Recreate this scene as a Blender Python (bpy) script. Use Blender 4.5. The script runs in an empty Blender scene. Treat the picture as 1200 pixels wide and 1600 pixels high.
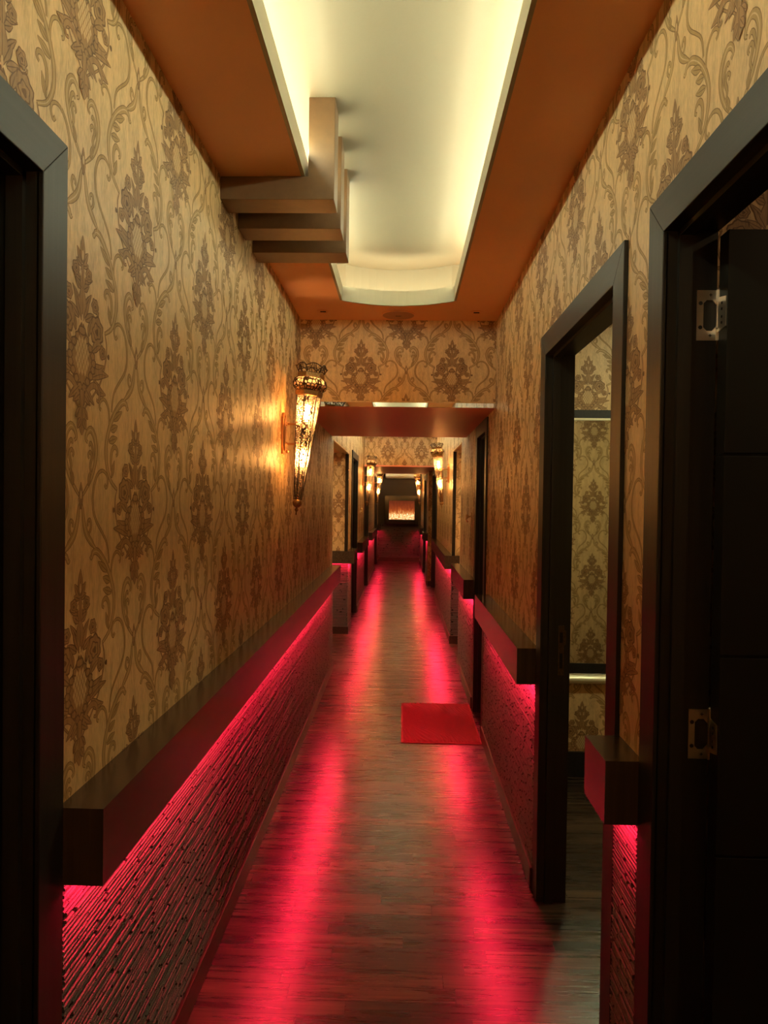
import bpy, math, random
import numpy as np
from mathutils import Matrix, Vector

random.seed(7)
rng = np.random.default_rng(11)
scene = bpy.context.scene
COL = scene.collection

# ------------------------------------------------------------------ layout (metres)
XL, XR = -0.626, 0.546          # corridor wall planes
XC = 0.475                      # right wall plane of the far section
ZC, ZU = 2.614, 2.875           # ceiling border / raised ceiling
ZS = 2.097                      # low soffits
ZL0, ZL1 = 0.815, 0.958         # ledge bottom / top
LD = 0.085                      # ledge depth
H1, H1E = 4.15, 6.05            # first header / soffit
H2, H2E = 11.2, 14.05           # second header / soffit
YB, YE = -2.2, 17.74            # back and end of the corridor
WT = 0.097                       # wall thickness

# ------------------------------------------------------------------ materials
def mat(name):
    m = bpy.data.materials.new(name)
    m.use_nodes = True
    nt = m.node_tree
    b = nt.nodes['Principled BSDF']
    return m, nt, b

def N(nt, typ, **kw):
    n = nt.nodes.new(typ)
    for k, v in kw.items():
        if k.startswith('i_'):
            key = k[2:]
            key = int(key) if key.isdigit() else key.replace('_', ' ')
            n.inputs[key].default_value = v
        else:
            setattr(n, k, v)
    return n

def ramp(nt, stops):
    r = nt.nodes.new('ShaderNodeValToRGB')
    e = r.color_ramp.elements
    while len(e) < len(stops):
        e.new(0.5)
    for i, (p, c) in enumerate(stops):
        e[i].position = p
        e[i].color = (*c, 1) if len(c) == 3 else c
    return r

def mapped(nt, scale):
    tc = N(nt, 'ShaderNodeTexCoord')
    geo = N(nt, 'ShaderNodeNewGeometry')
    mp = N(nt, 'ShaderNodeMapping')
    mp.inputs['Scale'].default_value = scale
    nt.links.new(geo.outputs['Position'], mp.inputs['Vector'])
    return mp

def plain(name, col, rough=0.5, metal=0.0, spec=0.5, bump=0.0, bscale=60.0, var=0.0, coat=0.0):
    m, nt, b = mat(name)
    b.inputs['Base Color'].default_value = (*col, 1)
    b.inputs['Roughness'].default_value = rough
    b.inputs['Metallic'].default_value = metal
    b.inputs['Specular IOR Level'].default_value = spec
    b.inputs['Coat Weight'].default_value = coat
    mp = mapped(nt, (1, 1, 1))
    nz = N(nt, 'ShaderNodeTexNoise', i_Scale=bscale, i_Detail=4.0)
    nt.links.new(mp.outputs[0], nz.inputs['Vector'])
    if var > 0:
        r = ramp(nt, [(0.3, tuple(c * (1 - var) for c in col)), (0.7, tuple(min(1, c * (1 + var)) for c in col))])
        nt.links.new(nz.outputs['Fac'], r.inputs[0])
        nt.links.new(r.outputs[0], b.inputs['Base Color'])
    if bump > 0:
        bp = N(nt, 'ShaderNodeBump', i_Strength=bump, i_Distance=0.004)
        nt.links.new(nz.outputs['Fac'], bp.inputs['Height'])
        nt.links.new(bp.outputs[0], b.inputs['Normal'])
    return m

def wallpaper_mat(name, col, rough, flecks, bump, metal=0.0):
    m, nt, b = mat(name)
    mp = mapped(nt, (1, 1, 0.22))
    nz = N(nt, 'ShaderNodeTexNoise', i_Scale=260.0, i_Detail=3.0)
    nz2 = N(nt, 'ShaderNodeTexNoise', i_Scale=55.0, i_Detail=5.0)
    nt.links.new(mp.outputs[0], nz.inputs['Vector'])
    nt.links.new(mp.outputs[0], nz2.inputs['Vector'])
    lo = tuple(c * (1 - flecks) for c in col)
    hi = tuple(min(1, c * (1 + flecks * 0.7)) for c in col)
    r = ramp(nt, [(0.33, lo), (0.52, col), (0.72, hi)])
    mx = N(nt, 'ShaderNodeMath', operation='ADD')
    ml = N(nt, 'ShaderNodeMath', operation='MULTIPLY', i_1=0.5)
    nt.links.new(nz.outputs['Fac'], mx.inputs[0])
    nt.links.new(nz2.outputs['Fac'], mx.inputs[1])
    nt.links.new(mx.outputs[0], ml.inputs[0])
    nt.links.new(ml.outputs[0], r.inputs[0])
    nt.links.new(r.outputs[0], b.inputs['Base Color'])
    b.inputs['Roughness'].default_value = rough
    b.inputs['Metallic'].default_value = metal
    b.inputs['Specular IOR Level'].default_value = 0.35
    bp = N(nt, 'ShaderNodeBump', i_Strength=bump, i_Distance=0.002)
    nt.links.new(ml.outputs[0], bp.inputs['Height'])
    nt.links.new(bp.outputs[0], b.inputs['Normal'])
    return m

def emit(name, col, strength):
    m = bpy.data.materials.new(name)
    m.use_nodes = True
    nt = m.node_tree
    nt.nodes.clear()
    o = N(nt, 'ShaderNodeOutputMaterial')
    e = N(nt, 'ShaderNodeEmission')
    e.inputs['Color'].default_value = (*col, 1)
    e.inputs['Strength'].default_value = strength
    nt.links.new(e.outputs[0], o.inputs[0])
    return m

def wood_mat(name, dark, light, axis, rough, scale=1.0, coat=0.0):
    """fine straight-grained wood; the grain runs along the given axis"""
    m, nt, b = mat(name)
    sc = [70.0 * scale] * 3
    sc['xyz'.index(axis)] = 2.5 * scale
    mp = mapped(nt, tuple(sc))
    nz = N(nt, 'ShaderNodeTexNoise', i_Scale=1.0, i_Detail=6.0, i_Roughness=0.6)
    nt.links.new(mp.outputs[0], nz.inputs['Vector'])
    r = ramp(nt, [(0.3, dark), (0.7, light)])
    nt.links.new(nz.outputs['Fac'], r.inputs[0])
    nt.links.new(r.outputs[0], b.inputs['Base Color'])
    b.inputs['Roughness'].default_value = rough
    b.inputs['Specular IOR Level'].default_value = 0.4
    b.inputs['Coat Weight'].default_value = coat
    b.inputs['Coat Roughness'].default_value = 0.15
    bp = N(nt, 'ShaderNodeBump', i_Strength=0.08, i_Distance=0.002)
    nt.links.new(nz.outputs['Fac'], bp.inputs['Height'])
    nt.links.new(bp.outputs[0], b.inputs['Normal'])
    return m

def floor_mat():
    m, nt, b = mat('laminate_floor')
    geo = N(nt, 'ShaderNodeNewGeometry')
    mp = N(nt, 'ShaderNodeMapping')
    mp.inputs['Location'].default_value = (0.37, 0.02, 0)
    nt.links.new(geo.outputs['Position'], mp.inputs['Vector'])
    br = N(nt, 'ShaderNodeTexBrick', offset=0.0, offset_frequency=2)
    br.inputs['Color1'].default_value = (0.0, 0.0, 0.0, 1)
    br.inputs['Color2'].default_value = (1, 1, 1, 1)
    br.inputs['Mortar'].default_value = (0.0, 0.0, 0.0, 1)
    br.inputs['Scale'].default_value = 1.0
    br.inputs['Mortar Size'].default_value = 0.0013
    br.inputs['Brick Width'].default_value = 0.52
    br.inputs['Row Height'].default_value = 0.064
    sx = N(nt, 'ShaderNodeSeparateXYZ')
    nt.links.new(mp.outputs[0], sx.inputs[0])
    row = N(nt, 'ShaderNodeMath', operation='DIVIDE', i_1=0.064)
    flo = N(nt, 'ShaderNodeMath', operation='FLOOR')
    wn = N(nt, 'ShaderNodeTexWhiteNoise', noise_dimensions='1D')
    sh_ = N(nt, 'ShaderNodeMath', operation='MULTIPLY_ADD', i_1=3.7)
    cb = N(nt, 'ShaderNodeCombineXYZ')
    nt.links.new(sx.outputs['Y'], row.inputs[0])
    nt.links.new(row.outputs[0], flo.inputs[0])
    nt.links.new(flo.outputs[0], wn.inputs['W'])
    nt.links.new(wn.outputs['Value'], sh_.inputs[0])
    nt.links.new(sx.outputs['X'], sh_.inputs[2])
    nt.links.new(sh_.outputs[0], cb.inputs['X'])
    nt.links.new(sx.outputs['Y'], cb.inputs['Y'])
    nt.links.new(cb.outputs[0], br.inputs['Vector'])
    mp2 = N(nt, 'ShaderNodeMapping')
    mp2.inputs['Scale'].default_value = (2.2, 48, 1)
    nt.links.new(geo.outputs['Position'], mp2.inputs['Vector'])
    # shift the grain per plank
    sh = N(nt, 'ShaderNodeVectorMath', operation='ADD')
    sc = N(nt, 'ShaderNodeVectorMath', operation='SCALE')
    sc.inputs['Scale'].default_value = 37.0
    nt.links.new(br.outputs['Color'], sc.inputs[0])
    nt.links.new(mp2.outputs[0], sh.inputs[0])
    nt.links.new(sc.outputs[0], sh.inputs[1])
    nz = N(nt, 'ShaderNodeTexNoise', i_Scale=1.0, i_Detail=7.0, i_Roughness=0.62, i_Distortion=0.6)
    nt.links.new(sh.outputs[0], nz.inputs['Vector'])
    r = ramp(nt, [(0.28, (0.009, 0.006, 0.004)), (0.5, (0.034, 0.021, 0.014)), (0.72, (0.085, 0.054, 0.035))])
    nt.links.new(nz.outputs['Fac'], r.inputs[0])
    tint = ramp(nt, [(0.0, (0.26, 0.25, 0.24)), (1.0, (1.6, 1.52, 1.4))])
    nt.links.new(br.outputs['Color'], tint.inputs[0])
    mul = N(nt, 'ShaderNodeMix', data_type='RGBA', blend_type='MULTIPLY')
    mul.inputs[0].default_value = 1.0
    nt.links.new(r.outputs[0], mul.inputs[6])
    nt.links.new(tint.outputs[0], mul.inputs[7])
    seam = N(nt, 'ShaderNodeMix', data_type='RGBA', blend_type='MIX')
    nt.links.new(br.outputs['Fac'], seam.inputs[0])
    nt.links.new(mul.outputs[2], seam.inputs[6])
    seam.inputs[7].default_value = (0.012, 0.008, 0.006, 1)
    nt.links.new(seam.outputs[2], b.inputs['Base Color'])
    rr = N(nt, 'ShaderNodeMapRange')
    rr.inputs['To Min'].default_value = FLOOR_R[0]
    rr.inputs['To Max'].default_value = FLOOR_R[1]
    nt.links.new(nz.outputs['Fac'], rr.inputs['Value'])
    nt.links.new(rr.outputs[0], b.inputs['Roughness'])
    b.inputs['Specular IOR Level'].default_value = 0.5
    bp = N(nt, 'ShaderNodeBump', i_Strength=0.22, i_Distance=0.0015)
    nt.links.new(nz.outputs['Fac'], bp.inputs['Height'])
    nt.links.new(bp.outputs[0], b.inputs['Normal'])
    return m

FLOOR_R = (0.20, 0.36)
M = {}
M['wp'] = wallpaper_mat('wallpaper_ground', (0.61, 0.405, 0.197), 0.42, 0.32, 0.3)
M['wp_scroll'] = wallpaper_mat('wallpaper_scroll', (0.38, 0.235, 0.088), 0.5, 0.2, 0.3)
M['wp_line'] = wallpaper_mat('wallpaper_outline', (0.21, 0.12, 0.042), 0.55, 0.2, 0.2)
M['wp_motif'] = wallpaper_mat('wallpaper_motif', (0.33, 0.185, 0.075), 0.5, 0.3, 0.5)
M['wp_dark'] = wallpaper_mat('wallpaper_motif_shade', (0.155, 0.078, 0.03), 0.55, 0.3, 0.3)
M['wp_light'] = wallpaper_mat('wallpaper_highlight', (0.56, 0.38, 0.19), 0.4, 0.15, 0.2)
WPM = ['wp', 'wp_line', 'wp_scroll', 'wp_dark', 'wp_motif', 'wp_light']
M['terracotta'] = plain('terracotta_ceiling_paint', (0.72, 0.32, 0.13), 0.55, bump=0.05, bscale=150)
M['cream'] = plain('cream_ceiling_paint', (0.225, 0.182, 0.118), 0.6, bump=0.04, bscale=120)
M['lip'] = plain('cream_cove_edge_paint', (0.27, 0.22, 0.135), 0.5)
M['beam'] = plain('brown_beam_paint', (0.125, 0.064, 0.024), 0.5, bump=0.05, bscale=40, var=0.08)
M['soffit'] = plain('glossy_red_brown_laminate', (0.82, 0.27, 0.18), 0.45, bump=0.02, bscale=30)
M['stone'] = plain('split_slate', (0.082, 0.068, 0.066), 0.6, bump=0.5, bscale=260, var=0.35)
M['stone_shade'] = plain('slate_groove_shade', (0.012, 0.010, 0.010), 0.8)  # near-black painted into grooves and pits, standing for their shade
M['dark_tile'] = plain('dark_brown_wall_panel', (0.030, 0.018, 0.011), 0.45, bump=0.3, bscale=90, var=0.3)
M['floor'] = floor_mat()
M['black'] = wood_mat('black_stained_wood', (0.0065, 0.006, 0.0055), (0.016, 0.014, 0.012), 'z', 0.42)
M['black_h'] = wood_mat('black_stained_wood_across', (0.0065, 0.006, 0.0055), (0.016, 0.014, 0.012), 'y', 0.42)
M['door'] = plain('black_painted_door', (0.010, 0.009, 0.007), 0.5, spec=0.2, bump=0.03, bscale=200)
M['gloss_black'] = plain('gloss_black_door', (0.008, 0.007, 0.007), 0.16)
M['ledge'] = wood_mat('dark_wood_laminate', (0.030, 0.018, 0.012), (0.066, 0.040, 0.028), 'y', 0.24, coat=0.3)
M['ledge_x'] = wood_mat('dark_wood_laminate_across', (0.030, 0.018, 0.012), (0.066, 0.040, 0.028), 'x', 0.24, coat=0.3)
M['ledge_end'] = wood_mat('dark_wood_laminate_end', (0.018, 0.012, 0.010), (0.055, 0.034, 0.026), 'z', 0.4)
M['base'] = wood_mat('dark_wood_skirting', (0.022, 0.011, 0.008), (0.045, 0.024, 0.017), 'y', 0.3)
M['steel'] = plain('brushed_steel', (0.60, 0.56, 0.49), 0.32, metal=1.0, bump=0.05, bscale=400)
M['hole'] = plain('dark_hole', (0.004, 0.004, 0.004), 0.8)
M['bronze'] = plain('antique_bronze', (0.30, 0.17, 0.07), 0.38, metal=1.0, bump=0.3, bscale=180, var=0.35)
M['bronze_dark'] = plain('dark_bronze', (0.085, 0.05, 0.025), 0.45, metal=0.8, bump=0.2, bscale=200, var=0.3)
M['copper'] = plain('warm_copper_plate', (0.55, 0.27, 0.12), 0.3, metal=1.0)
M['gold'] = plain('gilt_trim', (0.75, 0.55, 0.27), 0.3, metal=1.0)
M['champagne'] = plain('champagne_moulding', (0.78, 0.72, 0.52), 0.35, metal=0.3)
M['mirror'] = plain('mirror_glass', (0.82, 0.84, 0.80), 0.02, metal=1.0)
M['plastic'] = plain('off_white_plastic', (0.72, 0.69, 0.63), 0.4)
M['mat'] = plain('red_chenille', (0.26, 0.06, 0.065), 0.85, bump=0.6, bscale=500, var=0.25)
M['mat_edge'] = plain('red_hem_tape', (0.30, 0.05, 0.05), 0.7)
M['speaker'] = plain('speaker_grille', (0.36, 0.16, 0.075), 0.6, bump=0.3, bscale=700)
M['red_led'] = emit('red_led_strip', (1.0, 0.016, 0.055), 155.0)
M['cove_led'] = emit('cove_led_strip', (0.91, 1.0, 0.70), 40.0)
M['cove_led_bright'] = emit('far_cove_led_strip', (0.95, 1.0, 0.70), 95.0)  # stronger strip for the far coves, brightens the far sections
M['bulb'] = emit('warm_bulb', (1.0, 0.55, 0.23), 290.0)
M['lamp_disc'] = emit('room_lamp_disc', (1.0, 0.98, 0.56), 95.0)
M['lamp_room_fill'] = emit('added_room_lamp_disc', (1.0, 0.72, 0.38), 32.0)  # for the lamp added in the nearest room
M['lamp_passage_fill'] = emit('added_passage_lamp_disc', (1.0, 0.72, 0.38), 130.0)  # for the lamps added in the side passages

def filigree(name, scale, cover, tint, transl):
    """pierced bronze sheet over tinted glass"""
    m = bpy.data.materials.new(name)
    m.use_nodes = True
    nt = m.node_tree
    nt.nodes.clear()
    o = N(nt, 'ShaderNodeOutputMaterial')
    tc = N(nt, 'ShaderNodeTexCoord')
    vo = N(nt, 'ShaderNodeTexVoronoi', feature='DISTANCE_TO_EDGE', i_Scale=scale, i_Randomness=0.75)
    nt.links.new(tc.outputs['Object'], vo.inputs['Vector'])
    gt = N(nt, 'ShaderNodeMath', operation='LESS_THAN', i_1=cover)
    nt.links.new(vo.outputs['Distance'], gt.inputs[0])
    metal = N(nt, 'ShaderNodeBsdfPrincipled')
    metal.inputs['Base Color'].default_value = (0.06, 0.03, 0.01, 1)
    metal.inputs['Metallic'].default_value = 0.9
    metal.inputs['Roughness'].default_value = 0.4
    tl = N(nt, 'ShaderNodeBsdfTranslucent')
    tl.inputs['Color'].default_value = (*tint, 1)
    tr = N(nt, 'ShaderNodeBsdfTransparent')
    tr.inputs['Color'].default_value = (*tint, 1)
    g = N(nt, 'ShaderNodeMixShader')
    g.inputs[0].default_value = transl
    nt.links.new(tr.outputs[0], g.inputs[1])
    nt.links.new(tl.outputs[0], g.inputs[2])
    mx = N(nt, 'ShaderNodeMixShader')
    nt.links.new(gt.outputs[0], mx.inputs[0])
    nt.links.new(g.outputs[0], mx.inputs[1])
    nt.links.new(metal.outputs[0], mx.inputs[2])
    nt.links.new(mx.outputs[0], o.inputs[0])
    return m
M['filigree'] = filigree('pierced_bronze_and_amber_glass', 95.0, 0.13, (1.0, 0.74, 0.40), 0.17)
M['filigree_big'] = filigree('pierced_bronze_collar', 52.0, 0.13, (1.0, 0.66, 0.34), 0.9)

def flame_mat():
    m = bpy.data.materials.new('flame_screen')
    m.use_nodes = True
    nt = m.node_tree
    nt.nodes.clear()
    o = N(nt, 'ShaderNodeOutputMaterial')
    geo = N(nt, 'ShaderNodeNewGeometry')
    sp = N(nt, 'ShaderNodeSeparateXYZ')
    nt.links.new(geo.outputs['Position'], sp.inputs[0])
    h = N(nt, 'ShaderNodeMapRange')
    h.inputs['From Min'].default_value = 1.20
    h.inputs['From Max'].default_value = 1.56
    nt.links.new(sp.outputs['Z'], h.inputs['Value'])
    mp = N(nt, 'ShaderNodeMapping')
    mp.inputs['Scale'].default_value = (26, 26, 8)
    nt.links.new(geo.outputs['Position'], mp.inputs[0])
    nz = N(nt, 'ShaderNodeTexNoise', i_Scale=1.0, i_Detail=3.0, i_Distortion=1.2)
    nt.links.new(mp.outputs[0], nz.inputs['Vector'])
    s = N(nt, 'ShaderNodeMath', operation='MULTIPLY_ADD', i_1=0.9)
    nt.links.new(nz.outputs['Fac'], s.inputs[0])
    inv = N(nt, 'ShaderNodeMath', operation='SUBTRACT', i_0=0.42)
    nt.links.new(h.outputs[0], inv.inputs[1])
    nt.links.new(inv.outputs[0], s.inputs[2])
    r = ramp(nt, [(0.0, (0.16, 0.022, 0.008)), (0.45, (0.34, 0.055, 0.013)), (0.62, (0.6, 0.12, 0.02)), (0.82, (1.0, 0.42, 0.12))])
    nt.links.new(s.outputs[0], r.inputs[0])
    e = N(nt, 'ShaderNodeEmission', i_Strength=0.5)
    nt.links.new(r.outputs[0], e.inputs['Color'])
    g = N(nt, 'ShaderNodeBsdfGlossy', i_Roughness=0.05)
    g.inputs['Color'].default_value = (0.05, 0.05, 0.05, 1)
    ad = N(nt, 'ShaderNodeAddShader')
    nt.links.new(e.outputs[0], ad.inputs[0])
    nt.links.new(g.outputs[0], ad.inputs[1])
    nt.links.new(ad.outputs[0], o.inputs[0])
    return m
M['flames'] = flame_mat()

def ember_mat():
    m = bpy.data.materials.new('glowing_crystals')
    m.use_nodes = True
    nt = m.node_tree
    nt.nodes.clear()
    o = N(nt, 'ShaderNodeOutputMaterial')
    geo = N(nt, 'ShaderNodeNewGeometry')
    vo = N(nt, 'ShaderNodeTexVoronoi', i_Scale=38.0)
    nt.links.new(geo.outputs['Position'], vo.inputs['Vector'])
    r = ramp(nt, [(0.25, (1.0, 0.78, 0.42)), (0.6, (1.0, 0.50, 0.18)), (0.85, (0.45, 0.10, 0.03))])
    nt.links.new(vo.outputs['Distance'], r.inputs[0])
    e = N(nt, 'ShaderNodeEmission', i_Strength=0.95)
    nt.links.new(r.outputs[0], e.inputs['Color'])
    nt.links.new(e.outputs[0], o.inputs[0])
    return m
M['embers'] = ember_mat()

# ------------------------------------------------------------------ mesh building
class MB:
    def __init__(self):
        self.v, self.f, self.mi = [], [], []
        self.q = []          # numpy quad batches (verts Nx4x3, material)
    def add(self, vs, fs, mi=0):
        o = len(self.v)
        self.v += [tuple(p) for p in vs]
        for f in fs:
            self.f.append([o + i for i in f])
            self.mi.append(mi)
    def box(self, x0, x1, y0, y1, z0, z1, mi=0):
        x0, x1 = min(x0, x1), max(x0, x1); y0, y1 = min(y0, y1), max(y0, y1); z0, z1 = min(z0, z1), max(z0, z1)
        v = [(x0, y0, z0), (x1, y0, z0), (x1, y1, z0), (x0, y1, z0), (x0, y0, z1), (x1, y0, z1), (x1, y1, z1), (x0, y1, z1)]
        self.add(v, [(0, 3, 2, 1), (4, 5, 6, 7), (0, 1, 5, 4), (1, 2, 6, 5), (2, 3, 7, 6), (3, 0, 4, 7)], mi)
    def prism(self, poly, z0, z1, mi=0, axis='z'):
        n = len(poly)
        def P(a, b, c):
            return (a, b, c) if axis == 'z' else ((a, c, b) if axis == 'y' else (c, a, b))
        v = [P(a, b, z0) for a, b in poly] + [P(a, b, z1) for a, b in poly]
        f = [tuple(range(n))[::-1], tuple(range(n, 2 * n))] + [(i, (i + 1) % n, n + (i + 1) % n, n + i) for i in range(n)]
        self.add(v, f, mi)
    def tube(self, pts, r, seg=8, mi=0, closed=False):
        pts = [Vector(p) for p in pts]
        n = len(pts)
        rs = r if isinstance(r, (list, tuple)) else [r] * n
        rings = []
        prev = None
        for i, p in enumerate(pts):
            a = pts[(i - 1) % n] if (i > 0 or closed) else p
            b = pts[(i + 1) % n] if (i < n - 1 or closed) else p
            t = (b - a).normalized()
            u = t.cross(Vector((0, 0, 1)))
            if u.length < 0.05:
                u = t.cross(Vector((0, 1, 0)))
            u.normalize()
            if prev is not None and u.dot(prev) < 0:
                u = -u
            prev = u
            w = t.cross(u).normalized()
            rings.append([p + (u * math.cos(2 * math.pi * k / seg) + w * math.sin(2 * math.pi * k / seg)) * rs[i] for k in range(seg)])
        v = [q for ring in rings for q in ring]
        f = []
        for i in range(n if closed else n - 1):
            j = (i + 1) % n
            for k in range(seg):
                f.append((i * seg + k, i * seg + (k + 1) % seg, j * seg + (k + 1) % seg, j * seg + k))
        if not closed:
            f += [tuple(range(seg))[::-1], tuple((n - 1) * seg + k for k in range(seg))]
        self.add(v, f, mi)
    def lathe(self, prof, seg=24, mi=0, mtx=None, cap=True, rot=0.0):
        mtx = mtx or Matrix()
        v, f = [], []
        for r, z in prof:
            for k in range(seg):
                a = 2 * math.pi * k / seg + rot
                v.append(mtx @ Vector((r * math.cos(a), r * math.sin(a), z)))
        for i in range(len(prof) - 1):
            for k in range(seg):
                f.append((i * seg + k, i * seg + (k + 1) % seg, (i + 1) * seg + (k + 1) % seg, (i + 1) * seg + k))
        if cap:
            f += [tuple(range(seg))[::-1], tuple((len(prof) - 1) * seg + k for k in range(seg))]
        self.add(v, f, mi)
    def quads(self, arr, mi):
        if len(arr):
            self.q.append((np.asarray(arr, dtype=np.float32), mi))
    def build(self, name, mats, parent=None, bevel=0.0, smooth=False, loc=None):
        me = bpy.data.meshes.new(name)
        mats = mats if isinstance(mats, (list, tuple)) else [mats]
        for m in mats:
            me.materials.append(M[m] if isinstance(m, str) else m)
        nv = np.array(self.v, dtype=np.float32).reshape(-1, 3)
        loops = [i for f in self.f for i in f]
        tot = [len(f) for f in self.f]
        mi = list(self.mi)
        lo = np.array(loops, dtype=np.int32)
        tt = np.array(tot, dtype=np.int32)
        mm = np.array(mi, dtype=np.int32)
        for arr, k in self.q:
            base = len(nv)
            n = len(arr)
            nv = np.concatenate([nv, arr.reshape(-1, 3)])
            lo = np.concatenate([lo, base + np.arange(n * 4, dtype=np.int32)])
            tt = np.concatenate([tt, np.full(n, 4, dtype=np.int32)])
            mm = np.concatenate([mm, np.asarray(k, dtype=np.int32) if np.ndim(k) else np.full(n, k, dtype=np.int32)])
        off = Vector(loc) if loc is not None else None
        if off is not None:
            nv = nv - np.array(off, dtype=np.float32)
        me.vertices.add(len(nv))
        me.vertices.foreach_set('co', nv.astype(np.float32).ravel())
        me.loops.add(len(lo))
        me.loops.foreach_set('vertex_index', lo)
        me.polygons.add(len(tt))
        me.polygons.foreach_set('loop_start', np.concatenate([[0], np.cumsum(tt)[:-1]]).astype(np.int32))
        me.polygons.foreach_set('loop_total', tt)
        me.polygons.foreach_set('material_index', mm)
        me.polygons.foreach_set('use_smooth', np.full(len(tt), bool(smooth)))
        me.update(calc_edges=True)
        me.validate()
        o = bpy.data.objects.new(name, me)
        COL.objects.link(o)
        if off is not None:
            o.location = off
        if parent is not None:
            o.parent = parent
        if bevel > 0:
            b = o.modifiers.new('bevel', 'BEVEL')
            b.width = bevel
            b.segments = 2
            b.limit_method = 'ANGLE'
        return o

def empty(name, loc, label=None, cat=None, group=None, kind=None):
    o = bpy.data.objects.new(name, None)
    o.empty_display_size = 0.05
    COL.objects.link(o)
    o.location = loc
    tag(o, label, cat, group, kind)
    return o

def tag(o, label=None, cat=None, group=None, kind=None):
    if label: o['label'] = label
    if cat: o['category'] = cat
    if group: o['group'] = group
    if kind: o['kind'] = kind
    return o

def keep(o):
    """keep world placement when parented to a moved Empty (children meshes are written in world coordinates)"""
    if o.parent is not None:
        p = o.parent
        mtx = Matrix.Translation(p.location)
        q = p.parent
        while q is not None:
            mtx = Matrix.Translation(q.location) @ mtx
            q = q.parent
        o.matrix_parent_inverse = mtx.inverted()
    return o

# ------------------------------------------------------------------ damask wallpaper drawn as relief
S = 0.00064          # metres per drawing unit
PU, PZ = 0.272, 0.3228   # half repeats across and up

def smooth_pts(p, n):
    p = np.array(p, dtype=float)
    if len(p) == 2:
        t = np.linspace(0, 1, n)[:, None]
        return p[0] * (1 - t) + p[1] * t
    q = np.vstack([2 * p[0] - p[1], p, 2 * p[-1] - p[-2]])
    seg = len(p) - 1
    out = []
    for x in np.linspace(0, seg - 1e-9, n):
        i = int(x); t = x - i
        a, b, c, d = q[i], q[i + 1], q[i + 2], q[i + 3]
        out.append(0.5 * ((2 * b) + (-a + c) * t + (2 * a - 5 * b + 4 * c - d) * t * t + (-a + 3 * b - 3 * c + d) * t ** 3))
    return np.array(out)

def ribbon(pts, w, n):
    c = smooth_pts(pts, n)
    t = np.gradient(c, axis=0)
    t /= np.linalg.norm(t, axis=1)[:, None] + 1e-9
    nn = np.stack([-t[:, 1], t[:, 0]], 1)
    ww = np.interp(np.linspace(0, 1, n), np.linspace(0, 1, len(w)), w)[:, None] / 2
    a, b = c + nn * ww, c - nn * ww
    return np.stack([a[:-1], b[:-1], b[1:], a[1:]], 1)

def blob(cx, cy, rx, ry, lobes, depth, n):
    th = np.linspace(0, 2 * np.pi, n * 2 + 1)
    k = 1 + depth * np.cos(lobes * th)
    x, y = cx + rx * k * np.cos(th), cy + ry * k * np.sin(th)
    qs = []
    for i in range(0, n * 2, 2):
        qs.append([(cx, cy), (x[i], y[i]), (x[i + 1], y[i + 1]), (x[i + 2], y[i + 2])])
    return np.array(qs)

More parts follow.
